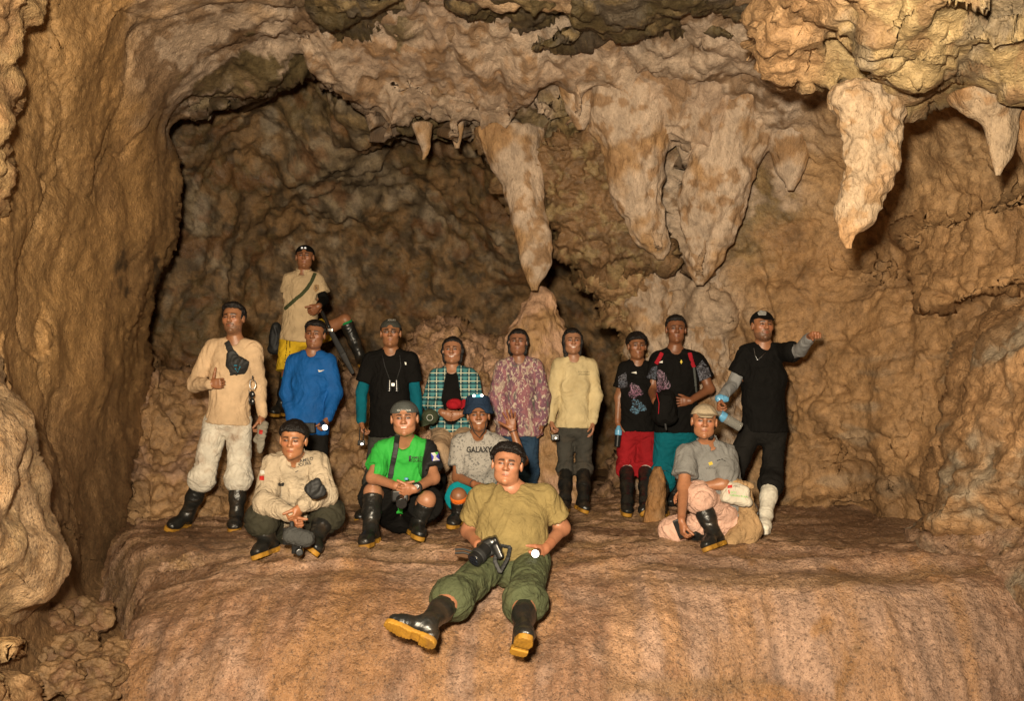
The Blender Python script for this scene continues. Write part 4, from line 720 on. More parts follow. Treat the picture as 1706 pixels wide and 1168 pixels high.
class Person:
    def __init__(s, label, Y, j, sc=1.0, skin=(.34, .165, .085), head=None, female=False, belly=0.0, group=None, girth=1.0, waist=None):
        s.s = sc; s.Y = Y; s.skin = np.array(skin) * C_(.86, .78, .72); s.bel = belly; s.girth = girth; s.fem = female; s.J = {}; s.j = j; J = s.J
        L = dict(el=.285, wr=.25, kn=.43, an=.40); par = dict(el='sh', wr='el', kn='hp', an='kn')
        for side in 'ab':          # feet on the ground fix the ankles first
            k = 'ft' + side
            if k in j:
                px, py = j[k][:2]; d = P(px, py, 1.0) - CAM; hit = LEDGE.ray_cast(Vector(CAM), Vector(nz(d)))[0]
                if hit is None or (len(j[k]) > 2 and j[k][2] is not None): hit = P(px, py, Y + (j[k][2] if len(j[k]) > 2 else 0))
                J['g' + side] = np.array(hit); J['an' + side] = np.array(hit) + C_(0, 0, .105 * sc)
        for k in ('pe', 'nk', 'hd', 'sha', 'shb', 'hpa', 'hpb'):
            if k in j: J[k] = P(j[k][0], j[k][1], Y + (j[k][2] if len(j[k]) > 2 else 0))
        J['nk'] = J['nk'] + C_(0, 0, .022); J['hd'] = J['hd'] - C_(0, 0, .006)
        for q in ('sha', 'shb'): J[q] = J[q] + C_(0, 0, .012)
        up = nz(J['nk'] - J['pe'])
        S = nz(J['shb'] - J['sha']); S = bent(up, S)
        for side, q in (('a', -1), ('b', 1)):
            if 'hp' + side not in J: J['hp' + side] = J['pe'] + S * q * .085 * sc - up * .03 * sc
            for k in ('el', 'wr', 'kn', 'an'):
                key = k + side
                if key in J: continue
                if key not in j: raise Exception(label + key)
                v = j[key]; p0 = J[par[k] + side]
                if len(v) > 2 and isinstance(v[2], str):
                    d = nz(P(v[0], v[1], 1.0) - CAM); m = p0 - CAM; b = d @ m; dd = b * b - m @ m + (L[k] * sc) ** 2; q2 = sqrt(max(dd, 0)); t = b - q2 if v[2] == 'f' else b + q2; J[key] = CAM + d * t
                else: J[key] = P(v[0], v[1], p0[1] + (v[2] if len(v) > 2 else 0))
        for side in 'ab':
            k = 'to' + side; v = j.get(k); A = J['an' + side]; G = A - C_(0, 0, .105 * sc)
            if v is None: f = C_(-.25 if side == 'a' else .25, -1, 0)
            elif len(v) == 3 and v[2] == 'v': f = None
            else: f = np.array(v, float)
            J['f' + side] = nz(f)
        s.up = up; s.S = S; s.Fw = nz(np.cross(S, up))
        if '-v' in DBG:
            print('LEN', label[:28], {a: round(float(np.linalg.norm(J[x] - J[y]) / sc), 2) for a, x, y in (('tor', 'nk', 'pe'), ('sh', 'sha', 'shb'), ('hd', 'hd', 'nk'), ('uaA', 'sha', 'ela'), ('uaB', 'shb', 'elb'), ('faA', 'ela', 'wra'), ('faB', 'elb', 'wrb'), ('thA', 'hpa', 'kna'), ('thB', 'hpb', 'knb'), ('cA', 'kna', 'ana'), ('cB', 'knb', 'anb'))})
        base = (J['ana'] + J['anb']) / 2; base = C_(J['pe'][0], J['pe'][1], min(J['ana'][2], J['anb'][2]) - .1)
        s.root = empty('person', tuple(base)); tag(s.root, label, 'person', group)
        # head frame
        h = head or {}; s.h = h; yaw, pit, rol = (radians(h.get(k, 0)) for k in ('yaw', 'pitch', 'roll'))
        R0, U0, F0 = C_(1, 0, 0), C_(0, 0, 1), C_(0, -1, 0)
        F1 = F0 * cos(yaw) + R0 * sin(yaw); R1 = R0 * cos(yaw) - F0 * sin(yaw); F2 = F1 * cos(pit) + U0 * sin(pit); U2 = U0 * cos(pit) - F1 * sin(pit)
        R3 = R1 * cos(rol) + U2 * sin(rol); U3 = U2 * cos(rol) - R1 * sin(rol); s.hs = h.get('size', 1.0) * sc ** .5 * .965; h['w'] = h.get('w', 1.0) * 1.06; rv = np.random.RandomState(len(label) * 7 + int(Y * 100)).rand(4); h.setdefault('jaw', .93 + .15 * rv[0]); h.setdefault('nose', .9 + .35 * rv[1]); h.setdefault('brow', .8 + .5 * rv[2])
        s.hd = (J['hd'], R3, U3, F2, s.hs); s.hprim, s.loc = head_f(s.hd, h.get('w', 1.0), h.get('nose', 1.0), h.get('smile', 0), h.get('jaw', 1.0))
        s.hands = {}
    def hp(s, x, y, z):   # a point in head coordinates
        c, R, U, F, k = s.hd; return c + (R * x + U * y + F * z) * k
    def stations(s, inf=0.0):
        J, k, g = s.J, s.s, s.girth; pe, nk = J['pe'], J['nk']; sw = np.linalg.norm(J['shb'] - J['sha']) / 2; ms = (J['sha'] + J['shb']) / 2
        F = s.Fw; bow = F * .0
        if s.fem: wd = ((.80 * sw, .075 * k), (.125 * k * g, .105 * k * g), (.112 * k * g, .092 * k * g), (.150 * k * g, .115 * k * g))
        else: wd = ((.86 * sw, .080 * k), (.150 * k * g, .108 * k * g), ((.132 + s.bel * .6) * k * g, (.098 + s.bel) * k * g), (.143 * k * g, .108 * k * g))
        pt = (ms - s.up * .035 * k, mix(pe, ms, .66), mix(pe, ms, .33) + F * s.bel * .4, pe - s.up * .02)
        return [(p, w + inf, d + inf) for p, (w, d) in zip(pt, wd)]
    def torso(s, inf=0.0, n=4):
        st = s.stations(inf); return [loft(st[i][0], st[i + 1][0], st[i][1], st[i][2], st[i + 1][1], st[i + 1][2], s.S) for i in range(n - 1)]
    def hand(s, side, D, N, T, **k): s.hands[side] = hand_prims(s.J['wr' + side], D, N, T, s.s * .98, **k); return s
    def body(s):
        J, k = s.J, s.s; pr = s.torso(); g = s.girth ** .5
        if s.fem:
            for q in (-1, 1): c = s.stations()[1][0] + s.S * q * .062 * k + s.Fw * .075 * k + s.up * .0; pr.append(elli(c, (.055 * k, .05 * k, .055 * k)))
        nk = [caps(J['nk'] - s.up * .02, J['hd'] - s.hd[3] * .012 - s.hd[2] * .05 * k, (.056 if not s.fem else .048) * k * g, (.050 if not s.fem else .042) * k)]
        pr += nk
        for q in 'ab':
            pr += [caps(J['nk'] - s.up * .01, mix(J['nk'], J['sh' + q], .8) - s.up * .0, .042 * k, .035 * k), caps(J['sh' + q], J['el' + q], .050 * k * g, .038 * k * g), caps(J['el' + q], J['wr' + q], .037 * k * g, .0265 * k),
                   caps(J['hp' + q], J['kn' + q], .080 * k * g, .054 * k * g), caps(mix(J['kn' + q], J['an' + q], .0), mix(J['kn' + q], J['an' + q], .4), .052 * k * g, .050 * k * g), caps(mix(J['kn' + q], J['an' + q], .35), J['an' + q], .048 * k * g, .034 * k)]
        F = field(pr, .0085, .035); V, Q = F.mesh(); Vs = [V]; Qs = [Q]; col = np.tile(s.skin, (len(V), 1)); Cs = [col]
        hh = .0036; Fh = Fld(s.hprim[1], s.hprim[2] + .0, hh); Fh.put(s.hprim, .01); Fh.put(nk[0], .03)
        Fh.cut(J['hd'] - s.hd[2] * .135 * s.hs, -s.hd[2]); V, Q = Fh.mesh(); Vs.append(V); Qs.append(Q); Cs.append(head_paint(V, s.loc, s.skin, s.h))
        for q, (pp, fg, c) in s.hands.items():
            r = .125 * k; Fg = Fld(c - r, c + r, .0042)
            for p in pp: Fg.put(p, .012)
            W, E = J['wr' + q], J['el' + q]; Fg.put(caps(mix(W, E, .28), W, .032 * k, .0265 * k), .015)
            for p, kk in fg: Fg.put(p, kk)
            V, Q = Fg.mesh(); cc = np.tile(s.skin * C_(1.0, .93, .90), (len(V), 1)) * (1 + .08 * fbm(V * 40, 2))[:, None]; Vs.append(V); Qs.append(Q); Cs.append(cc)
        off = np.cumsum([0] + [len(v) for v in Vs[:-1]]); V = np.concatenate(Vs); Q = np.concatenate([q + o for q, o in zip(Qs, off)])
        o = mesh_obj('body', V, Q, M_SKIN, col=np.concatenate(Cs)); adopt(s.root, o); return s
    def shirt(s, mat, sleeve='short', name='shirt', inf=.016, hem=.0, neck=.064, vneck=0.0, wr=.006, flare=0.0, loose=1.0, colf=None, open_front=0.0, label=None, h=.0075, cuff=1.0, blouse=0.0, collar=None, smat=None):
        J, k, g = s.J, s.s, s.girth ** .5; pr = s.torso(inf); st = s.stations(inf)
        if s.fem:
            for q in (-1, 1): c = s.stations()[1][0] + s.S * q * .060 * k + s.Fw * .072 * k; pr.append(elli(c, (.062 * k, .056 * k, .060 * k)))
        hemc = st[3][0] - s.up * hem * k; flare = flare or (.016 if hem >= .045 else .005); pr.append(loft(st[3][0], hemc - s.up * .06, st[3][1] + flare * .5, st[3][2] + flare * .5, st[3][1] + flare, st[3][2] + flare, s.S)); tor = list(pr); pr = []
        for q in 'ab':
            pr.append(caps(J['nk'] - s.up * .022, mix(J['nk'], J['sh' + q], .85), .042 * k + inf * .4, .040 * k + inf * .7))
            e, w, sh = J['el' + q], J['wr' + q], J['sh' + q]
            if sleeve == 'short': pr.append(caps(sh, mix(sh, e, .68), .048 * k * g + inf * .7, .050 * k * g + inf * .85 * loose))
            elif sleeve == 'long': pr += [caps(sh, e, .048 * k * g + inf * .6, .041 * k * g + inf * .75 * loose), caps(e, mix(e, w, .96), .042 * k * g + inf * .8 * loose, (.030 * k + inf * .35) * cuff)]
            elif sleeve == 'three': pr += [caps(sh, e, .054 * k * g + inf * .7, .044 * k * g + inf), caps(e, mix(e, w, .6), .044 * k * g + inf, .040 * k + inf)]
        allp = tor + pr; lo = np.min([p[1] for p in allp], 0) - .03; hi = np.max([p[2] for p in allp], 0) + .03; F = Fld(lo, hi, h)
        if blouse: pr_ = None
        for p in tor: F.put(p, .03)
        F.cut(hemc, -s.up)
        for p in pr: F.put(p, .03)
        if sleeve == 'short':
            for q in 'ab':
                e, sh = J['el' + q], J['sh' + q]; c = mix(sh, e, .66); n = nz(e - sh); b = F.blk(c - .13, c + .13)
                if b:
                    sl, X, Y, Z = b; d = (X - c[0]) * n[0] + (Y - c[1]) * n[1] + (Z - c[2]) * n[2]
                    t = J['nk'] - J['pe']; ax = mix(J['pe'], J['nk'], .6); rad = np.sqrt((X - c[0]) ** 2 + (Y - c[1]) ** 2 + (Z - c[2]) ** 2) - .10 * k
                    sw = st[1][1] - .01; tor = ((X - ax[0]) * s.S[0] + (Y - ax[1]) * s.S[1] + (Z - ax[2]) * s.S[2]); out = np.abs(tor) - sw
                    F.F[sl] = np.where((rad < 0) & (out > -.005), np.maximum(F.F[sl], d), F.F[sl])
        F.put(caps(J['nk'] - s.up * .012 - s.Fw * .005, J['nk'] + s.up * .2, neck * k, neck * k * 1.6), .004, 's')
        F.put(caps(J['nk'] + s.Fw * .055 * k - s.up * .018, J['nk'] + s.up * .2 + s.Fw * .08, .046 * k, .05), .006, 's')
        if vneck: F.put(caps(J['nk'] + s.Fw * .10 * k, J['nk'] - s.up * vneck + s.Fw * .115 * k, .042 * k, .012), .004, 's')
        if open_front:
            c = st[1][0] + s.Fw * .16; F.put(loft(J['nk'] + s.Fw * .11 * k, st[2][0] + s.Fw * .14, .058 * k, .09, open_front * k, .10, s.S), .01, 's')
        V, Q = F.mesh(); V = wrinkle(V, Q, wr, 9)
        o = mesh_obj(name, V, Q, mat, col=None if colf is None else colf(V, s)); adopt(s.root, o); o_bvh[o.name] = (V, Q)
        if label: o['label'] = label
        s.sh = o
        if collar:   # a folded collar ring
            c = J['nk'] + s.up * .012 * k; prs = []
            for i in range(14):
                a0, a1 = [pi * (-.36 + 1.72 * (i + d) / 14) + pi / 2 + pi for d in (0, 1)]; a0 = pi / 2 + .32 + (2 * pi - .64) * i / 14; a1 = pi / 2 + .32 + (2 * pi - .64) * (i + 1) / 14
                pt = lambda a: c + s.S * cos(a) * .070 * k + s.Fw * sin(a) * .068 * k - s.up * .020 * (1 + sin(a)) * .9
                prs.append(loft(pt(a0), pt(a1), .022 * k, .0045, .022 * k, .0045, s.up))
            for q in (-1, 1): p0 = c + s.S * q * .030 * k + s.Fw * .068 * k - s.up * .035; prs.append(loft(p0, p0 + s.S * q * .012 - s.up * .042 * k + s.Fw * .016, .020, .0045, .008, .0045, s.S))
            co = solid('collar', prs, collar, None, .004, .008); adopt(o, co)
        return s
    def legs(s, mat, name='trousers', to='boot', sk=(.86, .86), inf=.018, bag=.01, wr=.006, top=.10, cutk=.22, label=None, h=.0075, colf=None):
        J, k, g = s.J, s.s, s.girth ** .5; st = s.stations(.008); tp = st[3][0] + s.up * top * k * .6; pr = []; tor = [loft(tp + s.up * .04, st[3][0], st[2][1] - .002, st[2][2] - .002, st[3][1], st[3][2], s.S)]
        pr.append(loft(st[3][0], (J['hpa'] + J['hpb']) / 2 - s.up * .02, st[3][1], st[3][2], st[3][1] * .8, st[3][2] * .9, s.S))
        for q in 'ab':
            H, K, A = J['hp' + q], J['kn' + q], J['an' + q]
            if to == 'short': pr.append(caps(H, mix(H, K, min(.92, sk[q == 'b'] + .05)), .080 * k * g + inf * .7, .064 * k * g + inf + bag))
            elif to == 'knee': pr += [caps(H, K, .078 * k * g + inf * .45, .060 * k * g + inf * .9), caps(K, mix(K, A, .22), .060 * k * g + inf, .058 * k * g + inf + bag)]
            else: pr += [caps(H, K, .078 * k * g + inf * .5, .060 * k * g + inf * .6), caps(K, mix(K, A, cutk), .062 * k * g + inf * .7, .060 * k + inf + bag), caps(mix(K, A, cutk), mix(K, A, cutk + .04), .058 * k + inf + bag, .050 * k + inf)]
            if to == 'ankle': pr.append(caps(mix(K, A, .3), A, .055 * k + inf, .045 * k + inf))
        allp = tor + pr; F = Fld(np.min([p[1] for p in allp], 0) - .03, np.max([p[2] for p in allp], 0) + .03, h); [F.put(p, .028) for p in tor]; F.cut(tp, s.up); [F.put(p, .028) for p in pr]
        if to in ('short', 'knee'):
            for q in 'ab':
                H, K, A = J['hp' + q], J['kn' + q], J['an' + q]
                c, n = (mix(H, K, sk[q == 'b']), nz(K - H)) if to == 'short' else (mix(K, A, .12), nz(A - K)); b = F.blk(c - .16, c + .16)
                if b: sl, X, Y, Z = b; d = (X - c[0]) * n[0] + (Y - c[1]) * n[1] + (Z - c[2]) * n[2]; rr_ = (X - c[0]) ** 2 + (Y - c[1]) ** 2 + (Z - c[2]) ** 2; F.F[sl] = np.where(rr_ < .155 ** 2, np.maximum(F.F[sl], d), F.F[sl])
        V, Q = F.mesh(); V = wrinkle(V, Q, wr, 8, (1, 1, 1.2)); o = mesh_obj(name, V, Q, mat, col=None if colf is None else colf(V)); adopt(s.root, o); o_bvh[o.name] = (V, Q)
        if label: o['label'] = label
        s.lg = o; return s
    def boots(s, mat=None, sole=None, h=.006, topk=.20, sides='ab', label=None, sock=None):
        mat = mat or M_BOOT; sole = sole or M_SOLE
        for q in sides:
            J, k = s.J, s.s * s.__dict__.get('bk', 1.02); K, A, f = J['kn' + q], J['an' + q], J['f' + q]; leg = nz(K - A); f = nz(f); u = bent(f, leg)
            if 'u' + q in J: u = bent(f, J['u' + q])
            sd = np.cross(f, u); hl = A - u * .050 * k - f * .040 * k; bl = A - u * .058 * k + f * .115 * k; te = A - u * .064 * k + f * .165 * k; tp = mix(K, A, topk)
            pr = [loft(tp, mix(K, A, .6), .065 * k, .068 * k, .058 * k, .062 * k, sd), loft(mix(K, A, .6), A, .057 * k, .060 * k, .043 * k, .050 * k, sd), caps(A, hl, .046 * k, .043 * k),
                  loft(A - u * .02 * k + f * .02 * k, bl, .040 * k, .042 * k, .046 * k, .036 * k, sd), loft(bl, te, .046 * k, .036 * k, .040 * k, .028 * k, sd)]
            F = field(pr, h, .03); F.cut(A - u * .090 * k, -u)
            b = F.blk(tp - .12, tp + .12); sl, X, Y, Z = b; d = (X - tp[0]) * leg[0] + (Y - tp[1]) * leg[1] + (Z - tp[2]) * leg[2]; F.F[sl] = np.maximum(F.F[sl], d)
            V, Q = F.mesh(); V = wrinkle(V, Q, .0025, 12, (1, 1, 1.6)); o = mesh_obj('rubber_boot', V, Q, mat); adopt(s.root, o)
            if label: o['label'] = label
            pr = [caps(hl, hl + f * .03 * k, .047 * k, .046 * k), caps(hl, A - u * .055 * k + f * .05 * k, .046 * k, .038 * k), caps(A - u * .055 * k + f * .05 * k, bl, .038 * k, .050 * k), caps(bl, te, .050 * k, .042 * k)]
            pr = [(p[0], p[1], p[2]) for p in pr]; z0 = A - u * .085 * k; F = Fld(np.min([p[1] for p in pr], 0) - .08, np.max([p[2] for p in pr], 0) + .08, .0045)
            # footprint swept through the thickness of the sole
            X, Y, Z = F.ax[0][:, None, None], F.ax[1][None, :, None], F.ax[2][None, None, :]; hgt = (X - z0[0]) * u[0] + (Y - z0[1]) * u[1] + (Z - z0[2]) * u[2]
            c0 = (hl - z0) @ u; Xf, Yf, Zf = X - (hgt - c0) * u[0], Y - (hgt - c0) * u[1], Z - (hgt - c0) * u[2]; d = np.min([p[0](Xf, Yf, Zf) for p in pr], 0)
            al = (Xf - A[0]) * f[0] + (Yf - A[1]) * f[1] + (Zf - A[2]) * f[2]
            arch = .008 * sst(.0, .012, al / k) * sst(.06, .048, al / k); tread = .0035 * (np.abs(((al / k) * 55) % 1 - .5) < .22)
            F.F = np.maximum(d, np.maximum(hgt - .006, -(hgt + .024 * k - arch - tread))).astype(np.float32)
            V, Q = F.mesh(); so = mesh_obj('sole', V, Q, sole); adopt(o, so)
            if sock:
                c = mix(K, A, topk); n = caps(c + leg * .012, c + leg * .035, .060 * k, .058 * k); solid('sock', [n], sock, s.root, .006)
        return s
    def hair(s, style='short', vol=1.0, label=None, capped=False):
        c, R, U, F, k = s.hd; loc = s.loc; n = .135 * k
        lo = c - .15 * k; hi = c + .15 * k
        if style in ('long', 'tail'): lo = lo - C_(0, 0, .14)
        Fd = Fld(lo, hi, .0045); X, Y, Z = Fd.ax[0][:, None, None], Fd.ax[1][None, :, None], Fd.ax[2][None, None, :]; x, y, z = loc(X, Y, Z); w = s.h.get('w', 1.0); v = .011 * vol
        E = lambda ce, r: (lambda g, gg: g * (g - 1) / gg)(np.sqrt(sum(((a - b) / q) ** 2 for a, b, q in zip((x, y, z), ce, r))) + 1e-6, np.sqrt(sum(((a - b) / q ** 2) ** 2 for a, b, q in zip((x, y, z), ce, r))) + 1e-6)
        d0 = E((0, .032, -.012), (.077 * w, .092, .096))                          # the bare skull
        up_ = sst(-.01, .075, y + .25 * np.maximum(-z, 0))                         # hair gets thicker towards the crown
        th = (.0010 + v * (.22 + .95 * up_)) + (.006 * vol * up_ * sst(-.02, .08, z))
        hl = s.h.get('hairline', .066) + .011 + fbm(np.stack([np.ravel(np.broadcast_to(q, Fd.n)) for q in (X * 60, Y * 60, Z * 20)], 1), 2).reshape(Fd.n) * .005
        lim = hl - 9.0 * np.maximum(np.abs(x) - .030, 0) ** 2                      # hairline: high on the forehead, squared temples
        tp = sst(-.004, .034, y - lim) if not s.h.get('fringe') else sst(-.012, .012, y - lim); tp = np.where(z > .02, tp, 1 - (1 - tp) * sst(-.02, .02, z)); tp = np.maximum(tp, .0)
        if style == 'short': d = d0 - (.0012 + (th - .0012) * tp)
        else: d = d0 - (.0015 + (.003 + v * .9) * tp)
        face = np.maximum(y - lim, .030 - .35 * (y - .01) - z)
        d = np.maximum(d, -face)
        if style == 'short':
            burn = np.maximum(-(y - .004), np.maximum(z - .034, .006 - z))
            low = np.where(z > .006, -.002, np.where(z > -.025, .020, -.05 - .25 * np.minimum(z + .025, 0) * 0))
            lowl = -.002 + (.026 * sst(.012, .0, z)) - .085 * sst(-.022, -.045, z)
            d = np.maximum(d, (lowl - y) * .8)
        if style == 'bun' or style == 'tail' or style == 'long': d = np.maximum(d, -np.maximum(np.maximum(.0 - z, y - .03), -.02 - 0 * z)) ; d = np.maximum(d, -(y + .06))
        if capped: d = np.maximum(d, y - .052 + .10 * np.maximum(z, 0)); d = np.maximum(d, z - .045)
        d = d * k
        Fd.F = d.astype(np.float32)
        if style == 'long':
            for q in (-1, 1): Fd.put(caps(s.hp(.062 * q, .03, -.02), s.hp(.060 * q, -.15, -.03), .020 * k, .022 * k), .03)
            Fd.put(caps(s.hp(0, 0, -.06), s.hp(0, -.15, -.05), .05 * k, .04 * k), .03)
        if style == 'tail': Fd.put(caps(s.hp(.0, .0, -.07), s.hp(.04, -.10, -.05), .045 * k, .03 * k), .03); Fd.put(caps(s.hp(.058, -.01, -.03), s.hp(.055, -.11, -.02), .018 * k, .012 * k), .02)
        if style == 'bun': Fd.put(elli(s.hp(0, .01, -.11), (.04 * k,) * 3), .02)
        if s.fem and not capped:
            for q in (-1, 1):
                Fd.put(caps(s.hp(.072 * q * w, .050, .005), s.hp(.083 * q * w, -.005, -.002), .017 * k, .014 * k), .02); Fd.put(caps(s.hp(.083 * q * w, -.005, -.002), s.hp(.070 * q, -.085, -.02), .014 * k, .014 * k), .015); Fd.put(caps(s.hp(.070 * q, -.085, -.02), s.hp(.050 * q, -.125, -.05), .014 * k, .016 * k), .02)
        V, Q = Fd.mesh()
        if len(V):
            N = vnorm(V, Q); V = V + N * (.0032 * vol * fbm(V * C_(95, 95, 30), 2) + .004 * vol * fbm(V * 18, 2))[:, None]
        o = mesh_obj('hair', V, Q, M_HAIR); adopt(s.root, o)
        if label: o['label'] = label
        return s
    def cap(s, mat, brim='front', name='cap', label=None, h=.0045, low=.050):
        c, R, U, F, k = s.hd; w = s.h.get('w', 1.0); fr = (R, U, F)
        d = elli(s.hp(0, .040, -.012), ((.088 * w) * k, .092 * k, .106 * k), fr); Fd = field([d], h, .004, .13); Fd.cut(s.hp(0, low, 0), -(U * 1.0 - F * .12 * (1 if brim != 'back' else -.2)))
        if brim == 'front': a = s.hp(0, low + .008, .075); b = s.hp(0, low - .012, .150); Fd.put(loft(a, b, .066 * k, .0055 * k, .048 * k, .0055 * k, R), .006)
        if brim == 'back': Fd.put(loft(s.hp(0, low + .005, -.08), s.hp(0, low - .02, -.155), .066 * k, .006 * k, .05 * k, .006 * k, R), .006); Fd.put(elli(s.hp(0, low + .006, .098), (.030 * k, .020 * k, .03 * k), fr), .004, 's')
        V, Q = Fd.mesh(); o = mesh_obj(name, V, Q, mat); adopt(s.root, o); o_bvh[o.name] = (V, Q)
        if label: o['label'] = label
        s.cp = o; return s
# --- things printed or sewn on cloth: sheets that lie on the surface they decorate
_bv = {}
def surf(o):
    if o.name not in _bv: V, Q = o_bvh[o.name]; _bv[o.name] = BVHTree.FromPolygons([tuple(v) for v in V], Q.tolist())
    return _bv[o.name]
def on_surface(o, px, py, lift=.003, default=None):
    b = surf(o); out = []
    for x, y in zip(np.ravel(px), np.ravel(py)):
        d = nz(P(x, y, 1.0) - CAM); h = b.ray_cast(Vector(CAM), Vector(d))[0]
        out.append(np.array(h) - d * lift if h is not None else (out[-1] if out else P(x, y, float(o_bvh[o.name][0][:, 1].min()) + .02)))
    return np.array(out)
def patch(o, poly, mat, name='emblem', step=.9, lift=.004, label=None):
    poly = np.array(poly, float); xs = np.arange(poly[:, 0].min() - step, poly[:, 0].max() + 2 * step, step); ys = np.arange(poly[:, 1].min() - step, poly[:, 1].max() + 2 * step, step)
    X, Y = np.meshgrid(xs, ys); sd = polysd(X, Y, poly); gy, gx = np.gradient(sd, step); gl = gx * gx + gy * gy + 1e-6
    m = (sd < 0) & (sd > -1.6 * step); X = X - np.where(m, sd * gx / gl, 0); Y = Y - np.where(m, sd * gy / gl, 0)
    n = X.size; I = np.arange(n).reshape(X.shape); Q = np.stack([I[:-1, :-1], I[1:, :-1], I[1:, 1:], I[:-1, 1:]], -1).reshape(-1, 4)
    Q = Q[(sd.ravel()[Q] > -1.6 * step).all(1) & (sd.ravel()[Q] > 0).any(1)]
    if len(Q) == 0: return None
    u = np.unique(Q); mp = np.zeros(n, int); mp[u] = np.arange(len(u)); V = on_surface(o, X.ravel()[u], Y.ravel()[u], lift)
    e = mesh_obj(name, V, mp[Q], mat); adopt(o, e)
    if label: e['label'] = label
    return e
def lettering(o, text, cx, cy, hpx, mat, rot=0, name='lettering', lift=.005, bold=.0, sx=1.0, lines=1.0):
    cu = bpy.data.curves.new('t', 'FONT'); cu.body = text; cu.align_x = 'CENTER'; cu.align_y = 'CENTER'; cu.size = 1; cu.offset = bold; cu.resolution_u = 2; cu.space_line = lines
    ob = bpy.data.objects.new('t', cu); COL.objects.link(ob); dg = bpy.context.evaluated_depsgraph_get(); me = bpy.data.meshes.new_from_object(ob.evaluated_get(dg)); bpy.data.objects.remove(ob)
    n = len(me.vertices); co = np.zeros(n * 3); me.vertices.foreach_get('co', co); co = co.reshape(-1, 3); sc = hpx / .7; a = radians(rot)
    x = co[:, 0] * sc * sx; y = -co[:, 1] * sc; px = cx + x * cos(a) + y * sin(a); py = cy - x * sin(a) + y * cos(a)
    V = on_surface(o, px, py, lift); fs = [list(p.vertices) for p in me.polygons]; m2 = bpy.data.meshes.new(name); m2.from_pydata([tuple(v) for v in V], [], fs); m2.materials.append(mat); m2.update()
    e = bpy.data.objects.new(name, m2); COL.objects.link(e); adopt(o, e); bpy.data.meshes.remove(me); return e
def strap(name, pts, w, th, mat, parent, h=.004, nrm=(0, -1, 0)):
    prs = []; pts = [q for i, q in enumerate(pts) if i == 0 or 1e-4 < np.linalg.norm(np.array(q) - pts[i - 1]) < .12]
    for a, b in zip(pts[:-1], pts[1:]):
        a = np.array(a); b = np.array(b); S = np.cross(nz(b - a), nrm); prs.append(loft(a, b, w, th, w, th, S))
    return solid(name, prs, mat, parent, h, .004)
def tube_obj(name, pts, r, mat, parent=None, n=8, closed=False):
    pts = [np.array(p, float) for p in pts]; V = []; m = len(pts)
    for i, p in enumerate(pts):
        a = pts[i - 1] if i or closed else p; b = pts[(i + 1) % m] if i < m - 1 or closed else p; t = nz(b - a); q = bent(t, (0.13, -.9, .4)); w = np.cross(t, q)
        V += [p + (q * cos(2 * pi * k / n) + w * sin(2 * pi * k / n)) * r for k in range(n)]
    Q = [(i * n + k, i * n + (k + 1) % n, ((i + 1) % m) * n + (k + 1) % n, ((i + 1) % m) * n + k) for i in range(m if closed else m - 1) for k in range(n)]
    o = mesh_obj(name, np.array(V), np.array(Q), mat)
    if parent is not None: adopt(parent, o)
    return o
# ---------------------------------------------------------------- the fifteen people
def coat(name, base, stops_fn=None, rough=.8): return cloth(name, base, rough)
K_PEACH = cloth('peach_knit', (.55, .385, .235), dirt=.12); K_MUDWHITE = cloth('muddy_white_cloth', (.60, .55, .46), dirt=.75, dcol=(.26, .16, .10), wr=.4)
K_POLO = cloth('cream_pique', (.50, .37, .22), wr=.3); K_YEL = cloth('yellow_sports_cloth', (.62, .40, .02)); K_BLUE = cloth('royal_blue_cloth', (.006, .085, .30), .7)
K_DKPANT = cloth('black_trouser_cloth', (.022, .02, .018)); K_BLACK = cloth('black_cloth', (.012, .011, .010)); K_TEAL = cloth('teal_sleeve_cloth', (.0, .10, .14)); K_CHAR = cloth('charcoal_cloth', (.045, .045, .038))
K_BEIGE = cloth('beige_trouser_cloth', (.42, .285, .175)); K_CREAM = cloth('pale_yellow_knit', (.56, .45, .25), dirt=.25, dcol=(.34, .22, .08)); K_GREYPANT = cloth('dark_grey_trouser_cloth', (.05, .047, .04), dirt=.3, dcol=(.12, .08, .05))
K_RED = cloth('red_shorts_cloth', (.26, .008, .012)); K_TEALSH = cloth('petrol_shorts_cloth', (.0, .10, .13)); K_DENIM = cloth('blue_denim', (.025, .055, .10), dirt=.3, dcol=(.10, .14, .18))
K_KHAKI = cloth('sand_shirt_cloth', (.46, .37, .26), dirt=.15, dcol=(.25, .18, .1), wr=.5); K_OLPANT = cloth('dark_olive_trouser_cloth', (.035, .032, .02)); K_GREEN = cloth('bright_green_cloth', (.03, .34, .045), .7)
K_SPECK = cloth('speckled_grey_cloth', (.36, .33, .30), dirt=.8, dcol=(.12, .12, .12)); K_OLIVE = cloth('olive_tee_cloth', (.235, .172, .066), dirt=.35, dcol=(.12, .09, .035), wr=.35); K_GRNPANT = cloth('green_trouser_cloth', (.070, .080, .038), dirt=.4, dcol=(.10, .09, .04), wr=.45)
K_GREYSH = cloth('grey_polo_cloth', (.20, .195, .185), wr=.3); K_GREYARM = cloth('grey_sleeve_cloth', (.22, .22, .22)); K_PINK = cloth('pale_pink_cloth', (.60, .37, .28), dirt=.35, dcol=(.40, .22, .15), wr=.5); K_TANJ = cloth('tan_jacket_cloth', (.38, .24, .12), wr=.6)
K_NAVY = cloth('navy_cloth', (.012, .026, .055)); K_CAPG = cloth('grey_cap_cloth', (.07, .075, .07)); K_CAPB = cloth('beige_cap_cloth', (.38, .30, .20)); K_ORANGE = cloth('orange_band_cloth', (.80, .17, .02)); K_GSOCK = cloth('green_sock_cloth', (.01, .18, .05))
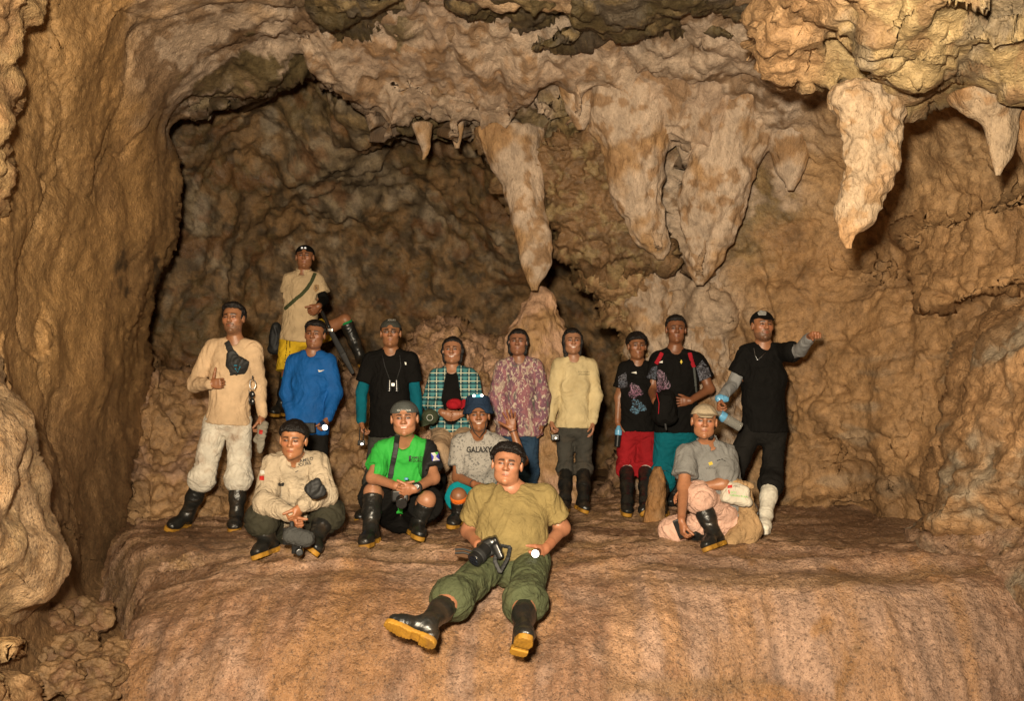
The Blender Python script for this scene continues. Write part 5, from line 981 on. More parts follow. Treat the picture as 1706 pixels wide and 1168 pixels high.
K_BLKGLOSS = plain('black_plastic', (.012, .012, .012), .28); K_BLKMAT = plain('black_nylon', (.014, .014, .014), .65, bump=.4); K_METAL = plain('grey_metal', (.4, .4, .4), .3, 1.0); K_WHITE = plain('white_print', (.7, .68, .62), .7)
K_PRINT = plain('black_print', (.02, .018, .016), .7); K_REDP = plain('red_print', (.45, .02, .015), .7); K_CYAN = plain('cyan_print', (.0, .28, .45), .6); K_LED = plain('lit_lamp_glass', (1, .95, .85), .3, emit=5.0); K_GRNSTRAP = cloth('army_green_webbing', (.05, .06, .025))
K_YPRINT = plain('yellow_print', (.6, .45, .05), .7); K_BLUEP = plain('blue_print', (.06, .06, .45), .7); K_GRNP = plain('green_print', (.12, .5, .08), .7); K_REDC = cloth('red_cap_cloth', (.28, .006, .012)); K_GRNC = cloth('green_cap_cloth', (.045, .055, .03))
K_DRKRED = cloth('red_webbing', (.32, .01, .02)); K_LBLUE = plain('light_blue_film', (.12, .34, .55), .3)
def pattern_mat(name, build, rough=.8):
    m, nt, b = new_mat(name); tc = nd(nt, 'ShaderNodeTexCoord').outputs['Object']; nt.links.new(build(nt, tc), b.inputs['Base Color']); b.inputs['Roughness'].default_value = rough; b.inputs['Specular IOR Level'].default_value = .2
    bp = nd(nt, 'ShaderNodeBump', Strength=.5, Distance=.01); nt.links.new(noise_node(nt, tc, 16, 5, .6, 1), bp.inputs['Height']); nt.links.new(bp.outputs[0], b.inputs['Normal']); return m
def plaid(nt, tc):
    sp = nd(nt, 'ShaderNodeSeparateXYZ'); nt.links.new(tc, sp.inputs[0]); col = (.012, .085, .105)
    c = col; prev = None
    def band(axis, freq, ph, wd): s = mmul(nt, mmul(nt, mmul(nt, sp.outputs[axis], freq), ph, 'ADD'), 1.0, 'FRACT'); return ramp(nt, s, [(0, 1.0), (wd, 1.0), (wd + .03, 0.0), (1, 0.0)])
    a = cmix(nt, mmul(nt, band(0, 15, 0, .42), .8), (.008, .05, .065), (.05, .20, .22)); a = cmix(nt, mmul(nt, band(2, 15, .2, .42), .5), a, (.09, .25, .25)); a = cmix(nt, band(0, 15, .35, .10), a, (.45, .47, .36)); a = cmix(nt, band(2, 15, .55, .10), a, (.45, .47, .36)); a = cmix(nt, band(2, 15, .9, .12), a, (.008, .03, .045))
    return a
K_PLAID = pattern_mat('teal_plaid_cloth', plaid)
def floral(nt, tc):
    mp = nd(nt, 'ShaderNodeMapping'); nt.links.new(tc, mp.inputs[0]); mp.inputs['Scale'].default_value = (1.5, 1, .8); n1 = noise_node(nt, mp.outputs[0], 9, 3, .5, 1.6); n2 = noise_node(nt, mp.outputs[0], 5.5, 3, .5, 2.2); n3 = noise_node(nt, mp.outputs[0], 28, 2, .5, 1.5)
    a = cmix(nt, ramp(nt, n1, [(.40, 0.), (.47, 1.)]), (.36, .27, .22), (.17, .08, .11)); a = cmix(nt, ramp(nt, n2, [(.52, 0.), (.58, 1.)]), a, (.26, .11, .13)); a = cmix(nt, ramp(nt, n2, [(.36, 1.), (.41, 0.)]), a, (.12, .11, .10)); return cmix(nt, ramp(nt, n3, [(.57, 0.), (.62, .8)]), a, (.55, .46, .36))
K_FLORAL = pattern_mat('mauve_patterned_cloth', floral)
def dragon(c1, c2):
    def f(nt, tc):
        n1 = nd(nt, 'ShaderNodeTexNoise', Scale=24, Detail=3, Distortion=2.4); nt.links.new(tc, n1.inputs['Vector']); return cmix(nt, ramp(nt, n1.outputs['Fac'], [(.455, 0.), (.48, 1.), (.52, 1.), (.545, 0.)]), (.014, .013, .015), cmix(nt, ramp(nt, noise_node(nt, tc, 8, 1), [(.45, 0.), (.55, 1.)]), c1, c2))
    return f
K_SWIRLP = pattern_mat('mauve_swirl_print', dragon((.30, .14, .22), (.34, .22, .30))); K_SWIRLB = pattern_mat('blue_swirl_print', dragon((.10, .22, .33), (.16, .26, .36))); K_SLV = pattern_mat('grey_swirl_sleeve', dragon((.16, .16, .19), (.10, .12, .16)))
K_SPATT = pattern_mat('splatter_print', lambda nt, tc: cmix(nt, ramp(nt, noise_node(nt, tc, 48, 5, .75, .5), [(.54, 0.), (.59, .85)]), (.34, .315, .28), (.07, .07, .07)))
def strapline(p, path, w, mat, name='strap', th=.004, lift=.006, parent=None):
    pts = np.array(path, float); pp = [pts[0]]
    for a, b in zip(pts[:-1], pts[1:]):
        n = max(2, int(np.hypot(*(b - a)) / 6)); pp += [a + (b - a) * t / n for t in range(1, n + 1)]
    pp = np.array(pp); V = on_surface(p, pp[:, 0], pp[:, 1], lift); return strap(name, V, w, th, mat, parent)

# 1 peach jersey, thumb up
p = Person('man in peach jersey and muddy white trousers giving a thumbs up, far left', 6.75, dict(hd=(389, 531, -.03), nk=(392, 570), sha=(354, 583), shb=(425, 585), pe=(380, 697), fta=(312, 880), ftb=(394, 880), toa=(-.2, -1, 0), tob=(.2, -1, 0),
    kna=(341, 786, -.05), knb=(398, 786, -.05), ela=(325, 640, -.02), wra=(350, 640, 'f'), elb=(430, 640, .03), wrb=(437, 692, -.06)), 1.0, head=dict(yaw=-4, pitch=4, roll=3, squint=.35, beard=.55, stache=.8, lip=(.8, .55, .5), hairline=.072, w=.96))
p.hand('a', (1, -.15, .05), (0, 1, 0), (0, -.1, 1), curl=FIST, thumb=(80, 0)); p.hand('b', (.05, -.1, -1), (-1, .2, 0), (-.1, -1, 0), curl=(35, 40, 25))
p.body().shirt(K_PEACH, 'long', name='jersey', vneck=.06, hem=.02, inf=.018).legs(K_MUDWHITE, bag=.012, inf=.030, cutk=.17, wr=.006).boots(topk=.12).hair('short', 1.5)
patch(p.sh, [(331, 571), (337, 573), (335, 583), (329, 581)], K_REDP, 'flag_badge')
bag = tag(solid('crossbody_bag', [], None) if 0 else empty('crossbody_bag', tuple(on_surface(p.sh, [400], [610])[0])), 'black crossbody pouch with a cyan triangle on the peach jersey', 'bag')
q = on_surface(p.sh, [384, 384, 398, 414, 414, 402], [580, 606, 622, 612, 628, 600], .012)
q = [c_ + C_(0, -.012, 0) for c_ in on_surface(p.sh, [386, 391, 399, 408, 404, 412], [588, 604, 614, 616, 606, 618], .0)]
so = solid('pouch', [loft(q[0], q[1], .034, .016, .066, .020, nz((1, 0, .35))), loft(q[1], q[2], .066, .020, .092, .022, nz((1, 0, .35))), loft(q[2], q[3], .085, .022, .055, .018, nz((.8, 0, .6)))], K_BLKMAT, bag, .005, .02, wr=.003, sc=14)
strapline(p.sh, [(377, 570), (381, 578), (388, 592)], .026, K_BLKMAT, parent=bag)
for a, b in (((388, 609), (401, 609)), ((388, 609), (396, 620)), ((401, 609), (396, 620))): strapline(so, [a, b], .0035, K_CYAN, 'triangle_mark', th=.0015, lift=.002, parent=so)
tube_obj('zip', on_surface(so, [395, 398, 401], [588, 594, 602], .003), .0025, K_METAL, so)
cb = empty('carabiner', tuple(P(420, 640, 6.5))); tag(cb, 'silver carabiner with dark sunglasses hanging from the crossbody pouch', 'carabiner')
z = lambda pts, Y: [P(a, b, Y) for a, b in pts]
tube_obj('clip', z([(417, 634), (416, 642), (417, 648), (423, 649), (426, 643), (425, 635), (421, 632)], 6.46), .0045, K_METAL, cb, closed=True); tube_obj('hook_loop', z([(421, 626), (421, 633)], 6.48), .005, K_BLKMAT, cb)
solid('sunglasses', [elli(P(420, 657, 6.46), (.020, .012, .026)), elli(P(420, 669, 6.46), (.020, .012, .026)), caps(P(415, 650, 6.47), P(415, 674, 6.47), .004)], K_BLKGLOSS, cb, .004, .008)
hat = solid('folded_hat', [loft(P(437, 712, 6.58), P(433, 752, 6.62), .035, .018, .018, .014, (1, 0, 0)), loft(P(441, 708, 6.6), P(430, 735, 6.62), .02, .02, .034, .018, (1, 0, 0))], K_CAPG, None, .005, .015, wr=.006, sc=16); hat.data.materials[0] = cloth('stone_grey_cloth', (.26, .23, .18)); tag(hat, 'stone grey folded hat with a tiny red and white badge, held low', 'hat')
patch(hat, [(432, 716), (438, 717), (437, 724), (431, 723)], K_REDP, 'badge')

# 2 man standing up on the ridge
p = Person('man in cream polo and yellow shorts standing high on the rock with one boot raised', 8.7, dict(hd=(508, 428, -.03), nk=(506, 454), sha=(481, 469), shb=(529, 469), pe=(497, 560), fta=(470, 692, -.02), ftb=(600, 611, -.02), toa=(-.2, -1, 0), tob=(.5, -1, -.1),
    hpa=(485, 565), hpb=(511, 564), kna=(479, 627, -.06), knb=(575, 533, -.1), ela=(479, 500, -.02), wra=(516, 511, 'f'), elb=(540, 500, .0), wrb=(531, 510, 'f')), 1.0, skin=(.30, .14, .07), head=dict(yaw=6, pitch=3, roll=0, squint=.5, w=1.04))
p.hand('a', (1, -.2, -.5), (0, 1, -.2), (.2, -.4, 1), curl=GRIP); p.hand('b', (-.6, -.4, -.7), (0, .8, -.4), (-.2, -.4, 1), curl=GRIP)
p.body().shirt(K_POLO, 'short', name='polo_shirt', vneck=.07, hem=.03, inf=.024, collar=K_POLO, loose=1.4).legs(K_YEL, name='shorts', to='short', inf=.03, bag=.02, sk=(.86, .5)).boots(topk=.10, sock=K_GSOCK).hair('short', 1.2, capped=True).cap(K_BLACK, 'back', name='backward_cap')
e = mix(p.J['elb'], p.J['wrb'], .05); solid('arm_sleeve', [caps(mix(p.J['shb'], p.J['elb'], .75), p.J['elb'], .050, .048), caps(p.J['elb'], mix(p.J['elb'], p.J['wrb'], .8), .048, .038)], K_BLACK, p.root, .006)
for a in ((0, .3), (1, .3)): pass
solid('side_stripe', [], None) if 0 else None
for dx in (0, 6): strapline(p.lg, [(478 + dx * .8, 566), (477 + dx, 585), (474 + dx, 605)], .005, K_BLACK, 'stripe', th=.0015, lift=.002, parent=p.lg)
patch(p.sh, [(523, 474), (531, 474), (532, 483), (526, 487), (522, 482)], K_TANJ, 'chest_emblem')
patch(p.sh, [(463, 480), (466, 480), (466, 484), (463, 484)], K_REDP, 'badge'); lettering(p.sh, 'R', 527, 480, 6, K_PRINT)
hl = empty('headlamp', tuple(p.hp(0, .085, .1))); tag(hl, 'small headlamp on the backward black cap of the highest man', 'headlamp')
solid('lamp_body', [boxp(p.hp(.0, .078, .098), (.034, .012, .014), p.hd[1:4])], K_BLKGLOSS, hl, .004)
for dx in (-.016, .016): solid('lens', [elli(p.hp(dx, .078, .112), (.010, .010, .006), p.hd[1:4])], plain('grey_reflector', (.7, .7, .7), .15, emit=.5) if dx < 0 else bpy.data.materials['grey_reflector'], hl, .003)
sb = empty('shoulder_bag', tuple(P(458, 560, 8.9))); tag(sb, 'dark bag behind the hip of the highest man, on a green strap', 'bag')
strapline(p.sh, [(525, 455), (520, 467), (512, 480), (502, 491), (494, 497), (484, 506), (474, 515), (466, 524)], .019, K_GRNSTRAP, parent=sb)
solid('bag_body', [loft(P(460, 545, 8.85), P(458, 580, 8.85), .05, .06, .065, .06, (1, 0, 0))], K_BLKMAT, sb, .008, .02, wr=.008)
mc = empty('machete', tuple(P(548, 545, 8.45))); tag(mc, 'machete in a dark sheath slanting down from the hands of the highest man', 'machete')
a, b, c, d, e2 = (P(537, 520, 8.42), P(551, 552, 8.38), P(571, 590, 8.34), P(588, 622, 8.32), P(566, 594, 8.35))
solid('handle', [caps(a, mix(a, b, .75), .016, .018)], K_BLKGLOSS, mc, .004, .01); solid('sheath', [loft(b, c, .026, .008, .032, .008, (1, 0, .5)), loft(c, d, .032, .008, .020, .007, (1, 0, .5))], K_BLKMAT, mc, .005, .01); solid('fitting', [boxp(mix(a, b, .93), (.026, .012, .016))], K_METAL, mc, .004)

# 3 blue shirt
p = Person('man in plain royal blue long sleeved shirt, looking down at the lens', 7.3, dict(hd=(525, 558, -.02), nk=(521, 589), sha=(489, 606), shb=(548, 606), pe=(513, 712), fta=(505, 865, .15), ftb=(535, 866, .15), kna=(502, 790, -.0), knb=(534, 790, -.0), ela=(479, 655, .0), wra=(484, 698, -.08), elb=(557, 655, 0), wrb=(546, 697, 'f')), .97,
    skin=(.29, .135, .07), head=dict(yaw=-3, pitch=3, roll=-2, squint=.4, stache=.3))
p.hand('a', (.2, -.1, -1), (1, .1, 0), (.1, -1, 0), curl=RELAX); p.hand('b', (-.25, -.3, -1), (-1, .2, .2), (-.2, -1, 0), curl=GRIP)
p.body().shirt(K_BLUE, 'long', hem=.03, inf=.024, blouse=.004, loose=1.2).legs(K_DKPANT, inf=.012).boots().hair('short', 1.3)
patch(p.sh, [(530, 616.5), (531, 619.5), (534, 619), (540, 616.8), (534, 618), (532, 617.8)], K_WHITE, 'swoosh_mark', .5); patch(p.sh, [(529.5, 616), (531, 620), (535, 619.3), (541, 616.2), (534, 617.3), (532.5, 617)], K_WHITE, 'swoosh_mark', .6)
t = empty('torch', tuple(P(541, 712, 7.05))); tag(t, 'lit torch glowing white in the hand of the man in blue', 'torch')
solid('torch_body', [cyl(P(537, 705, 7.10), P(541, 712, 7.0), .022)], K_BLKGLOSS, t, .004); solid('lens', [cyl(P(541, 712, 7.0), P(541.4, 712.6, 6.985), .021)], K_LED, t, .004)
t = solid('waist_pouch', [boxp(P(514, 713, 7.08), (.055, .03, .04))], K_BLKMAT, None, .006, wr=.004); tag(t, 'black pouch at the belt of the man in blue', 'pouch')

# 4 black tee, teal sleeves
p = Person('man in black shirt with teal undersleeves and backward cap, binoculars on his chest', 7.3, dict(hd=(651, 555, -.03), nk=(651, 586), sha=(617, 603), shb=(684, 603), pe=(649, 722), fta=(612, 864), ftb=(690, 866, .1), kna=(625, 793, 0), knb=(672, 793, 0), ela=(602, 655, 0), wra=(602, 703, -.08), elb=(692, 655, 0), wrb=(697, 700, -.02)), .98,
    skin=(.31, .15, .075), head=dict(yaw=3, pitch=3, squint=.6))
p.hand('a', (.1, -.1, -1), (1, .1, 0), (.1, -1, 0), curl=GRIP); p.hand('b', (-.1, 0, -1), (-1, 0, 0), (-.1, -1, 0), curl=RELAX)
p.body().shirt(K_BLACK, 'short', hem=.0, inf=.022, loose=1.3).legs(K_CHAR, inf=.016).boots().hair('short', 1, capped=True).cap(K_CHAR, 'back', name='backward_cap')
for q in 'ab': solid('undersleeve', [caps(mix(p.J['sh' + q], p.J['el' + q], .5), p.J['el' + q], .050, .046), caps(p.J['el' + q], mix(p.J['el' + q], p.J['wr' + q], .93), .046, .036)], K_TEAL, p.root, .0065, wr=.004)
gl = []
for q in (-1, 1): gl.append([p.hp(.031 * q + .019 * cos(a), .009 + .014 * sin(a), .098) for a in np.linspace(0, 2 * pi, 12, endpoint=False)])
g = tube_obj('glasses', gl[0], .0018, K_BLKGLOSS, p.root, 5, True); 
for pts, cl in ((gl[1], True), ([p.hp(-.012, .012, .1), p.hp(.012, .012, .1)], False), ([p.hp(.05, .012, .098), p.hp(.079, .010, .0)], False), ([p.hp(-.05, .012, .098), p.hp(-.079, .010, .0)], False)): tube_obj('rim', pts, .0018, K_BLKGLOSS, g, 5, cl)
lettering(p.cp, 'TOURS', 652, 533, 3.2, K_WHITE); patch(p.sh, [(674, 603), (677, 604), (677, 608), (675, 608)], K_WHITE, 'chest_mark', .5)
bn = empty('binoculars', tuple(P(655, 641, 7.05))); tag(bn, 'black binoculars hanging on the chest of the man with teal sleeves', 'binoculars'); Yb = on_surface(p.sh, [655], [641])[0][1] - .04
for dx in (-5.5, 5.5): bb = solid('barrel', [cyl(P(655 + dx, 632, Yb), P(655 + dx * 1.1, 651, Yb), .017, .023)], K_BLKGLOSS, bn, .004); solid('lens', [cyl(P(655 + dx * 1.1, 651, Yb), P(655 + dx * 1.1, 652.5, Yb), .020)], K_METAL, bb, .0035)
solid('hinge', [boxp(P(655, 641, Yb - .0), (.022, .012, .018))], K_METAL, bn, .004); strapline(p.sh, [(637, 592), (641, 610), (649, 632)], .004, K_BLKMAT, 'neck_strap', parent=bn); strapline(p.sh, [(666, 592), (668, 610), (661, 632)], .004, K_BLKMAT, 'neck_strap', parent=bn)
hl = empty('headlamp', tuple(P(602, 728, 7.1))); tag(hl, 'headlamp dangling from the hand of the man with binoculars', 'headlamp'); solid('lamp_body', [boxp(P(602, 738, 7.08), (.028, .02, .02))], K_BLKGLOSS, hl, .004); solid('lens', [elli(P(603, 740, 7.055), (.011, .008, .009))], K_LED, hl, .003)
solid('head_strap', [loft(P(600, 712, 7.15), P(598, 742, 7.12), .012, .004, .012, .004, (0, 1, 0)), loft(P(607, 714, 7.1), P(605, 736, 7.1), .012, .004, .012, .004, (0, 1, 0))], K_BLKMAT, hl, .004)

# 5 plaid shirt
p = Person('smiling woman in open teal plaid shirt over a black top, seated on the mound', 7.35, dict(hd=(754, 584, -.03), nk=(753, 614), sha=(728, 631), shb=(782, 631), pe=(753, 712, .1), fta=(730, 850, -.2), ftb=(778, 850, -.2), kna=(731, 752, 'f'), knb=(775, 752, 'f'), ela=(718, 671, .0), wra=(737, 688, 'f'), elb=(793, 670, 0), wrb=(768, 690, 'f')), .93,
    skin=(.36, .18, .10), female=True, girth=1.12, head=dict(yaw=-3, pitch=5, smile=1, lip=(.9, .45, .45), w=1.02, squint=.7))
p.hand('a', (.9, -.2, -.5), (0, 1, 0), (.2, -.2, 1), curl=GRIP); p.hand('b', (-.9, -.2, -.3), (0, 1, 0), (-.2, -.2, 1), curl=GRIP)
p.body().shirt(K_BLACK, 'sleeveless', name='black_top', inf=.008, neck=.078, vneck=.085, wr=.003).shirt(K_PLAID, 'three', name='plaid_shirt', inf=.026, open_front=.10, neck=.066, hem=-.02, loose=1.2).legs(K_BEIGE, inf=.028, bag=.012).boots().hair('bun', .8)
rc = empty('red_cap', tuple(P(764, 676, 6.95))); tag(rc, 'dark red cap held on the lap of the woman in plaid', 'cap'); solid('crown', [elli(P(757, 674, 6.94), (.062, .05, .042))], K_REDC, rc, .005, cuts=[(P(757, 681, 6.94), (0, 0, -1))], wr=.004); solid('brim', [loft(P(766, 677, 6.95), P(776, 669, 6.93), .035, .005, .03, .005, (.3, .0, 1))], K_REDC, rc, .005)
gc_ = empty('green_cap', tuple(P(720, 697, 6.95))); tag(gc_, 'dark green cap with a round white emblem hanging at the knee of the plaid woman', 'cap'); cr = solid('crown', [elli(P(716, 695, 6.94), (.064, .05, .060))], K_GRNC, gc_, .005, cuts=[(P(714, 704, 6.94), (-.5, 0, -1))], wr=.004); solid('brim', [loft(P(706, 700, 6.95), P(708, 709, 6.9), .052, .005, .04, .005, (1, 0, .3))], K_GRNC, gc_, .005)
tube_obj('round_emblem', on_surface(cr, [716 + 5 * cos(a) for a in np.linspace(0, 2 * pi, 14)[:-1]], [696 + 5 * sin(a) for a in np.linspace(0, 2 * pi, 14)[:-1]], .003), .0018, K_WHITE, cr, 5, True)

# 6 patterned blouse
p = Person('older woman in mauve patterned blouse and jeans, hair tied back', 7.55, dict(hd=(863, 570, -.03), nk=(865, 600), sha=(837, 614), shb=(893, 614), pe=(866, 712), fta=(853, 850, .1), ftb=(884, 850, .1), kna=(853, 775, 0), knb=(882, 775, 0), ela=(829, 662, 0), wra=(833, 700, -.06), elb=(903, 662, 0), wrb=(903, 704, -.04)), .93,
    skin=(.28, .135, .08), female=True, girth=1.14, head=dict(yaw=-5, pitch=3, roll=-2, squint=.5, smile=0))
p.hand('a', (.1, -.1, -1), (1, .1, 0), (.1, -1, 0), curl=RELAX); p.hand('b', (-.05, -.1, -1), (-1, .1, 0), (-.1, -1, 0), curl=RELAX)
p.body().shirt(K_FLORAL, 'long', name='blouse', inf=.026, vneck=.11, hem=.05, flare=.02, loose=1.6, cuff=1.3).legs(K_DENIM, name='jeans', inf=.014, to='ankle').boots().hair('tail', .8)

# 7 pale yellow shirt
p = Person('smiling woman in pale yellow long sleeved shirt and dark trousers, standing straight', 7.7, dict(hd=(954, 569, -.03), nk=(956, 598), sha=(930, 612), shb=(984, 612), pe=(957, 708), fta=(941, 849), ftb=(972, 850), kna=(942, 778, 0), knb=(972, 778, 0), toa=(-.1, -1, 0), tob=(.15, -1, 0), ela=(921, 660, 0), wra=(918, 702, -.06), elb=(992, 660, 0), wrb=(988, 702, -.06)), .93,
    skin=(.38, .20, .12), female=True, head=dict(yaw=2, pitch=4, smile=.9, lip=(.95, .5, .5), w=.98))
p.hand('a', (.05, -.2, -1), (1, .1, 0), (.1, -1, 0), curl=GRIP); p.hand('b', (0, -.1, -1), (-1, .1, 0), (-.1, -1, 0), curl=RELAX)
p.body().shirt(K_CREAM, 'long', inf=.022, hem=.00, loose=1.3).legs(K_GREYPANT, inf=.016, cutk=.10).boots(topk=.08).hair('long', 1.0)
lettering(p.sh, 'ECO TOURS', 973, 620, 2.4, K_PRINT); lettering(p.sh, 'AMAZONAS', 973, 624, 2.4, K_PRINT); tube_obj('necklace', on_surface(p.sh, [940, 945, 952, 960, 968], [590, 594, 595, 594, 590], .004), .002, K_BLKGLOSS, p.root)
cm = empty('compact_camera', tuple(P(925, 728, 7.4))); tag(cm, 'small black camera dangling from the hand of the woman in pale yellow', 'camera'); bd = solid('camera_body', [boxp(P(925, 729, 7.42), (.034, .02, .026))], K_BLKGLOSS, cm, .004); solid('lens', [cyl(P(926, 730, 7.41), P(926, 730, 7.37), .018)], K_BLKGLOSS, cm, .004); tube_obj('wrist_strap', z([(917, 712), (916, 722), (921, 730)], 7.45), .003, K_BLKMAT, cm)

# 8 boy and 9 man in matching dark shirts
def pdark(p, swirl, sx, sy, w, h, mat):
    th = np.linspace(0, 2 * pi, 22, endpoint=False); rr = 1 + .22 * np.sin(th * 3 + 1) + .14 * np.sin(th * 5); patch(p.sh, [(sx + w * r * cos(a), sy + h * r * sin(a)) for a, r in zip(th, rr)], mat, 'printed_swirl', 1.2)
p = Person('boy in black printed shirt and shiny red shorts', 7.6, dict(hd=(1061, 577, -.03), nk=(1062, 604), sha=(1041, 618), shb=(1083, 618), pe=(1060, 712), fta=(1045, 855), ftb=(1075, 856), toa=(-.05, -1, 0), tob=(-.6, -1, 0), kna=(1044, 778, 0), knb=(1076, 778, 0), ela=(1031, 662, 0), wra=(1029, 703, -.04), elb=(1089, 662, .05), wrb=(1088, 702, .05)), .92,
    skin=(.26, .12, .06), head=dict(yaw=5, pitch=2, squint=.6, w=.96, fringe=1, hairline=.056, jaw=.92))
p.hand('a', (.0, -.1, -1), (1, .1, 0), (.1, -1, 0), curl=GRIP); p.hand('b', (0, 0, -1), (-1, 0, 0), (-.1, -1, 0), curl=RELAX)
p.body().shirt(K_BLACK, 'short', inf=.022, hem=.01, vneck=.04, loose=1.3).legs(K_RED, name='shorts', to='knee', inf=.028, bag=.02).boots(topk=.16, sock=K_WHITE).hair('short', 1.7)
pdark(p, 0, 1058, 652, 11, 12, K_SWIRLP); pdark(p, 0, 1062, 678, 12, 12, K_SWIRLB); patch(p.sh, [(1051, 621), (1060, 619), (1061, 623)], K_WHITE, 'chest_mark', .5); patch(p.sh, [(1030, 628), (1043, 620), (1046, 645), (1030, 648)], K_SLV, 'sleeve_print', 1.2)
bt = empty('water_bottle', tuple(P(1031, 720, 7.4))); tag(bt, 'small dark bottle with a blue band, held by the boy', 'bottle'); bb = solid('bottle_body', [cyl(P(1030, 722, 7.45), P(1028, 745, 7.45), .028, .024)], K_BLKGLOSS, bt, .004); solid('band', [cyl(P(1030.5, 716, 7.45), P(1030, 725, 7.45), .030)], K_LBLUE, bb, .004); solid('neck', [cyl(P(1031, 709, 7.45), P(1030.5, 716, 7.45), .012, .026)], K_LBLUE, bt, .004)
p = Person('tall man in black printed shirt and petrol blue shorts with red backpack straps', 7.55, dict(hd=(1126, 549, -.03), nk=(1124, 584), sha=(1096, 602), shb=(1162, 602), pe=(1126, 716), fta=(1100, 860), ftb=(1115, 858, .1), toa=(-.3, -1, 0), tob=(.3, -1, 0), kna=(1103, 787, 0), knb=(1136, 787, 0), ela=(1085, 650, 0), wra=(1091, 668, 'f'), elb=(1182, 648, -.02), wrb=(1150, 668, 'f')), 1.0,
    skin=(.23, .10, .05), girth=1.1, head=dict(yaw=-3, pitch=2, squint=.55, w=1.0))
p.hand('a', (.3, -.5, -.6), (.5, .8, 0), (.6, -.6, .6), curl=GRIP); p.hand('b', (-.95, -.1, -.1), (0, 1, -.2), (-.1, -.1, 1), curl=(25, 28, 18), spread=.5)
p.body().shirt(K_BLACK, 'short', inf=.022, hem=.0, vneck=.04, loose=1.4).legs(K_TEALSH, name='shorts', to='knee', inf=.034, bag=.03).boots(topk=.2).hair('short', 1.2)
patch(p.sh, [(1160, 612), (1170, 600), (1180, 612), (1186, 630), (1166, 636)], K_SLV, 'sleeve_print', 1.2); patch(p.sh, [(1077, 628), (1086, 612), (1095, 610), (1093, 632), (1080, 632)], K_SLV, 'sleeve_print', 1.2)
pdark(p, 0, 1103, 637, 11, 19, K_SWIRLP); patch(p.sh, [(1095, 604), (1104, 601), (1104, 605)], K_WHITE, 'chest_mark', .5); patch(p.sh, [(1133, 603), (1135, 599), (1137, 603), (1135, 607)], K_YPRINT, 'crest', .5)
bp_ = empty('backpack', tuple(P(1130, 640, 7.8))); tag(bp_, 'backpack with red shoulder straps worn by the tall man', 'backpack'); solid('pack', [boxp(P(1128, 645, 7.85), (.16, .08, .22), rd=.05)], K_BLKMAT, bp_, .01)
strapline(p.sh, [(1103, 588), (1099, 596), (1093, 606)], .019, K_DRKRED, 'shoulder_strap', parent=bp_); strapline(p.sh, [(1149, 588), (1152, 600), (1156, 612)], .019, K_DRKRED, 'shoulder_strap', parent=bp_); strapline(p.sh, [(1156, 612), (1158, 630), (1160, 655)], .011, K_CAPG, 'side_strap', parent=bp_)
db = empty('drawstring_bag', tuple(P(1105, 680, 7.1))); tag(db, 'black soft bag held in front of the tall man', 'bag'); solid('bag_body', [loft(P(1108, 664, 7.14), P(1106, 694, 7.14), .075, .07, .105, .075, (1, 0, 0))], K_BLACK, db, .008, .02, wr=.010, sc=12); solid('bag_toggle', [caps(P(1108, 704, 7.1), P(1110, 716, 7.1), .012, .009)], K_BLKMAT, db, .005); tube_obj('red_piping', z([(1094, 655), (1098, 672), (1097, 690)], 7.045), .003, K_DRKRED, db)

# 10 white boots
p = Person('man in black shirt, grey sleeves and white boots with one fist stretched out', 6.85, dict(hd=(1270, 543, -.03), nk=(1272, 576), sha=(1243, 592), shb=(1299, 591), pe=(1273, 710), fta=(1190, 870, -.1), ftb=(1276, 882), toa=(-.5, -1, 0), tob=(-.35, -1, 0), hpa=(1254, 716), hpb=(1292, 716), kna=(1222, 786, -.08), knb=(1286, 788, -.03), ela=(1221, 640, .02), wra=(1200, 665, 'f'), elb=(1333, 584, 'f'), wrb=(1350, 561, 'f')), 1.0,
    skin=(.33, .155, .08), head=dict(yaw=6, pitch=5, roll=-3, squint=.45, beard=.75, stache=.4, w=.98))
p.hand('a', (-.3, -.5, -.7), (.9, 0, -.4), (-.2, -1, .5), curl=GRIP); p.hand('b', (.25, -.92, .28), (.0, -.3, -1), (-1, -.1, .1), curl=(92, 98, 65), thumb=(25, 75))
p.body().shirt(K_BLACK, 'short', inf=.022, hem=.02, loose=1.3).legs(K_DKPANT, inf=.024, bag=.008, cutk=.30).boots(M_WBOOT, M_WBOOT, topk=.22, sides='b').boots(sides='a').hair('short', 1.0, capped=True).cap(K_BLACK, 'front', name='peaked_cap')
for q in 'ab': solid('arm_sleeve', [caps(mix(p.J['sh' + q], p.J['el' + q], .5), p.J['el' + q], .052, .046), caps(p.J['el' + q], mix(p.J['el' + q], p.J['wr' + q], .93), .046, .036)], K_GREYARM, p.root, .0065, wr=.004)
tube_obj('neck_chain', on_surface(p.sh, [1256, 1258, 1262, 1268, 1275, 1281, 1284], [580, 592, 600, 595, 588, 580, 574], .005), .0025, K_METAL, p.root)
patch(p.cp, [(1262, 521), (1266, 517), (1272, 516), (1277, 520), (1276, 525), (1264, 525)], plain('grey_emblem_cloth', (.35, .35, .33), .7), 'cap_emblem', .6); lettering(p.cp, 'TOURS', 1270, 523, 2.6, K_PRINT, lift=.008)
bt = empty('water_bottle', tuple(P(1218, 700, 6.4))); tag(bt, 'clear plastic bottle with blue label in the lowered hand of the man in white boots', 'bottle')
m_pet, _nt, _b = new_mat('clear_plastic'); _b.inputs['Base Color'].default_value = (.30, .29, .26, 1); _b.inputs['Roughness'].default_value = .08; _b.inputs['Transmission Weight'].default_value = .0; _b.inputs['IOR'].default_value = 1.2
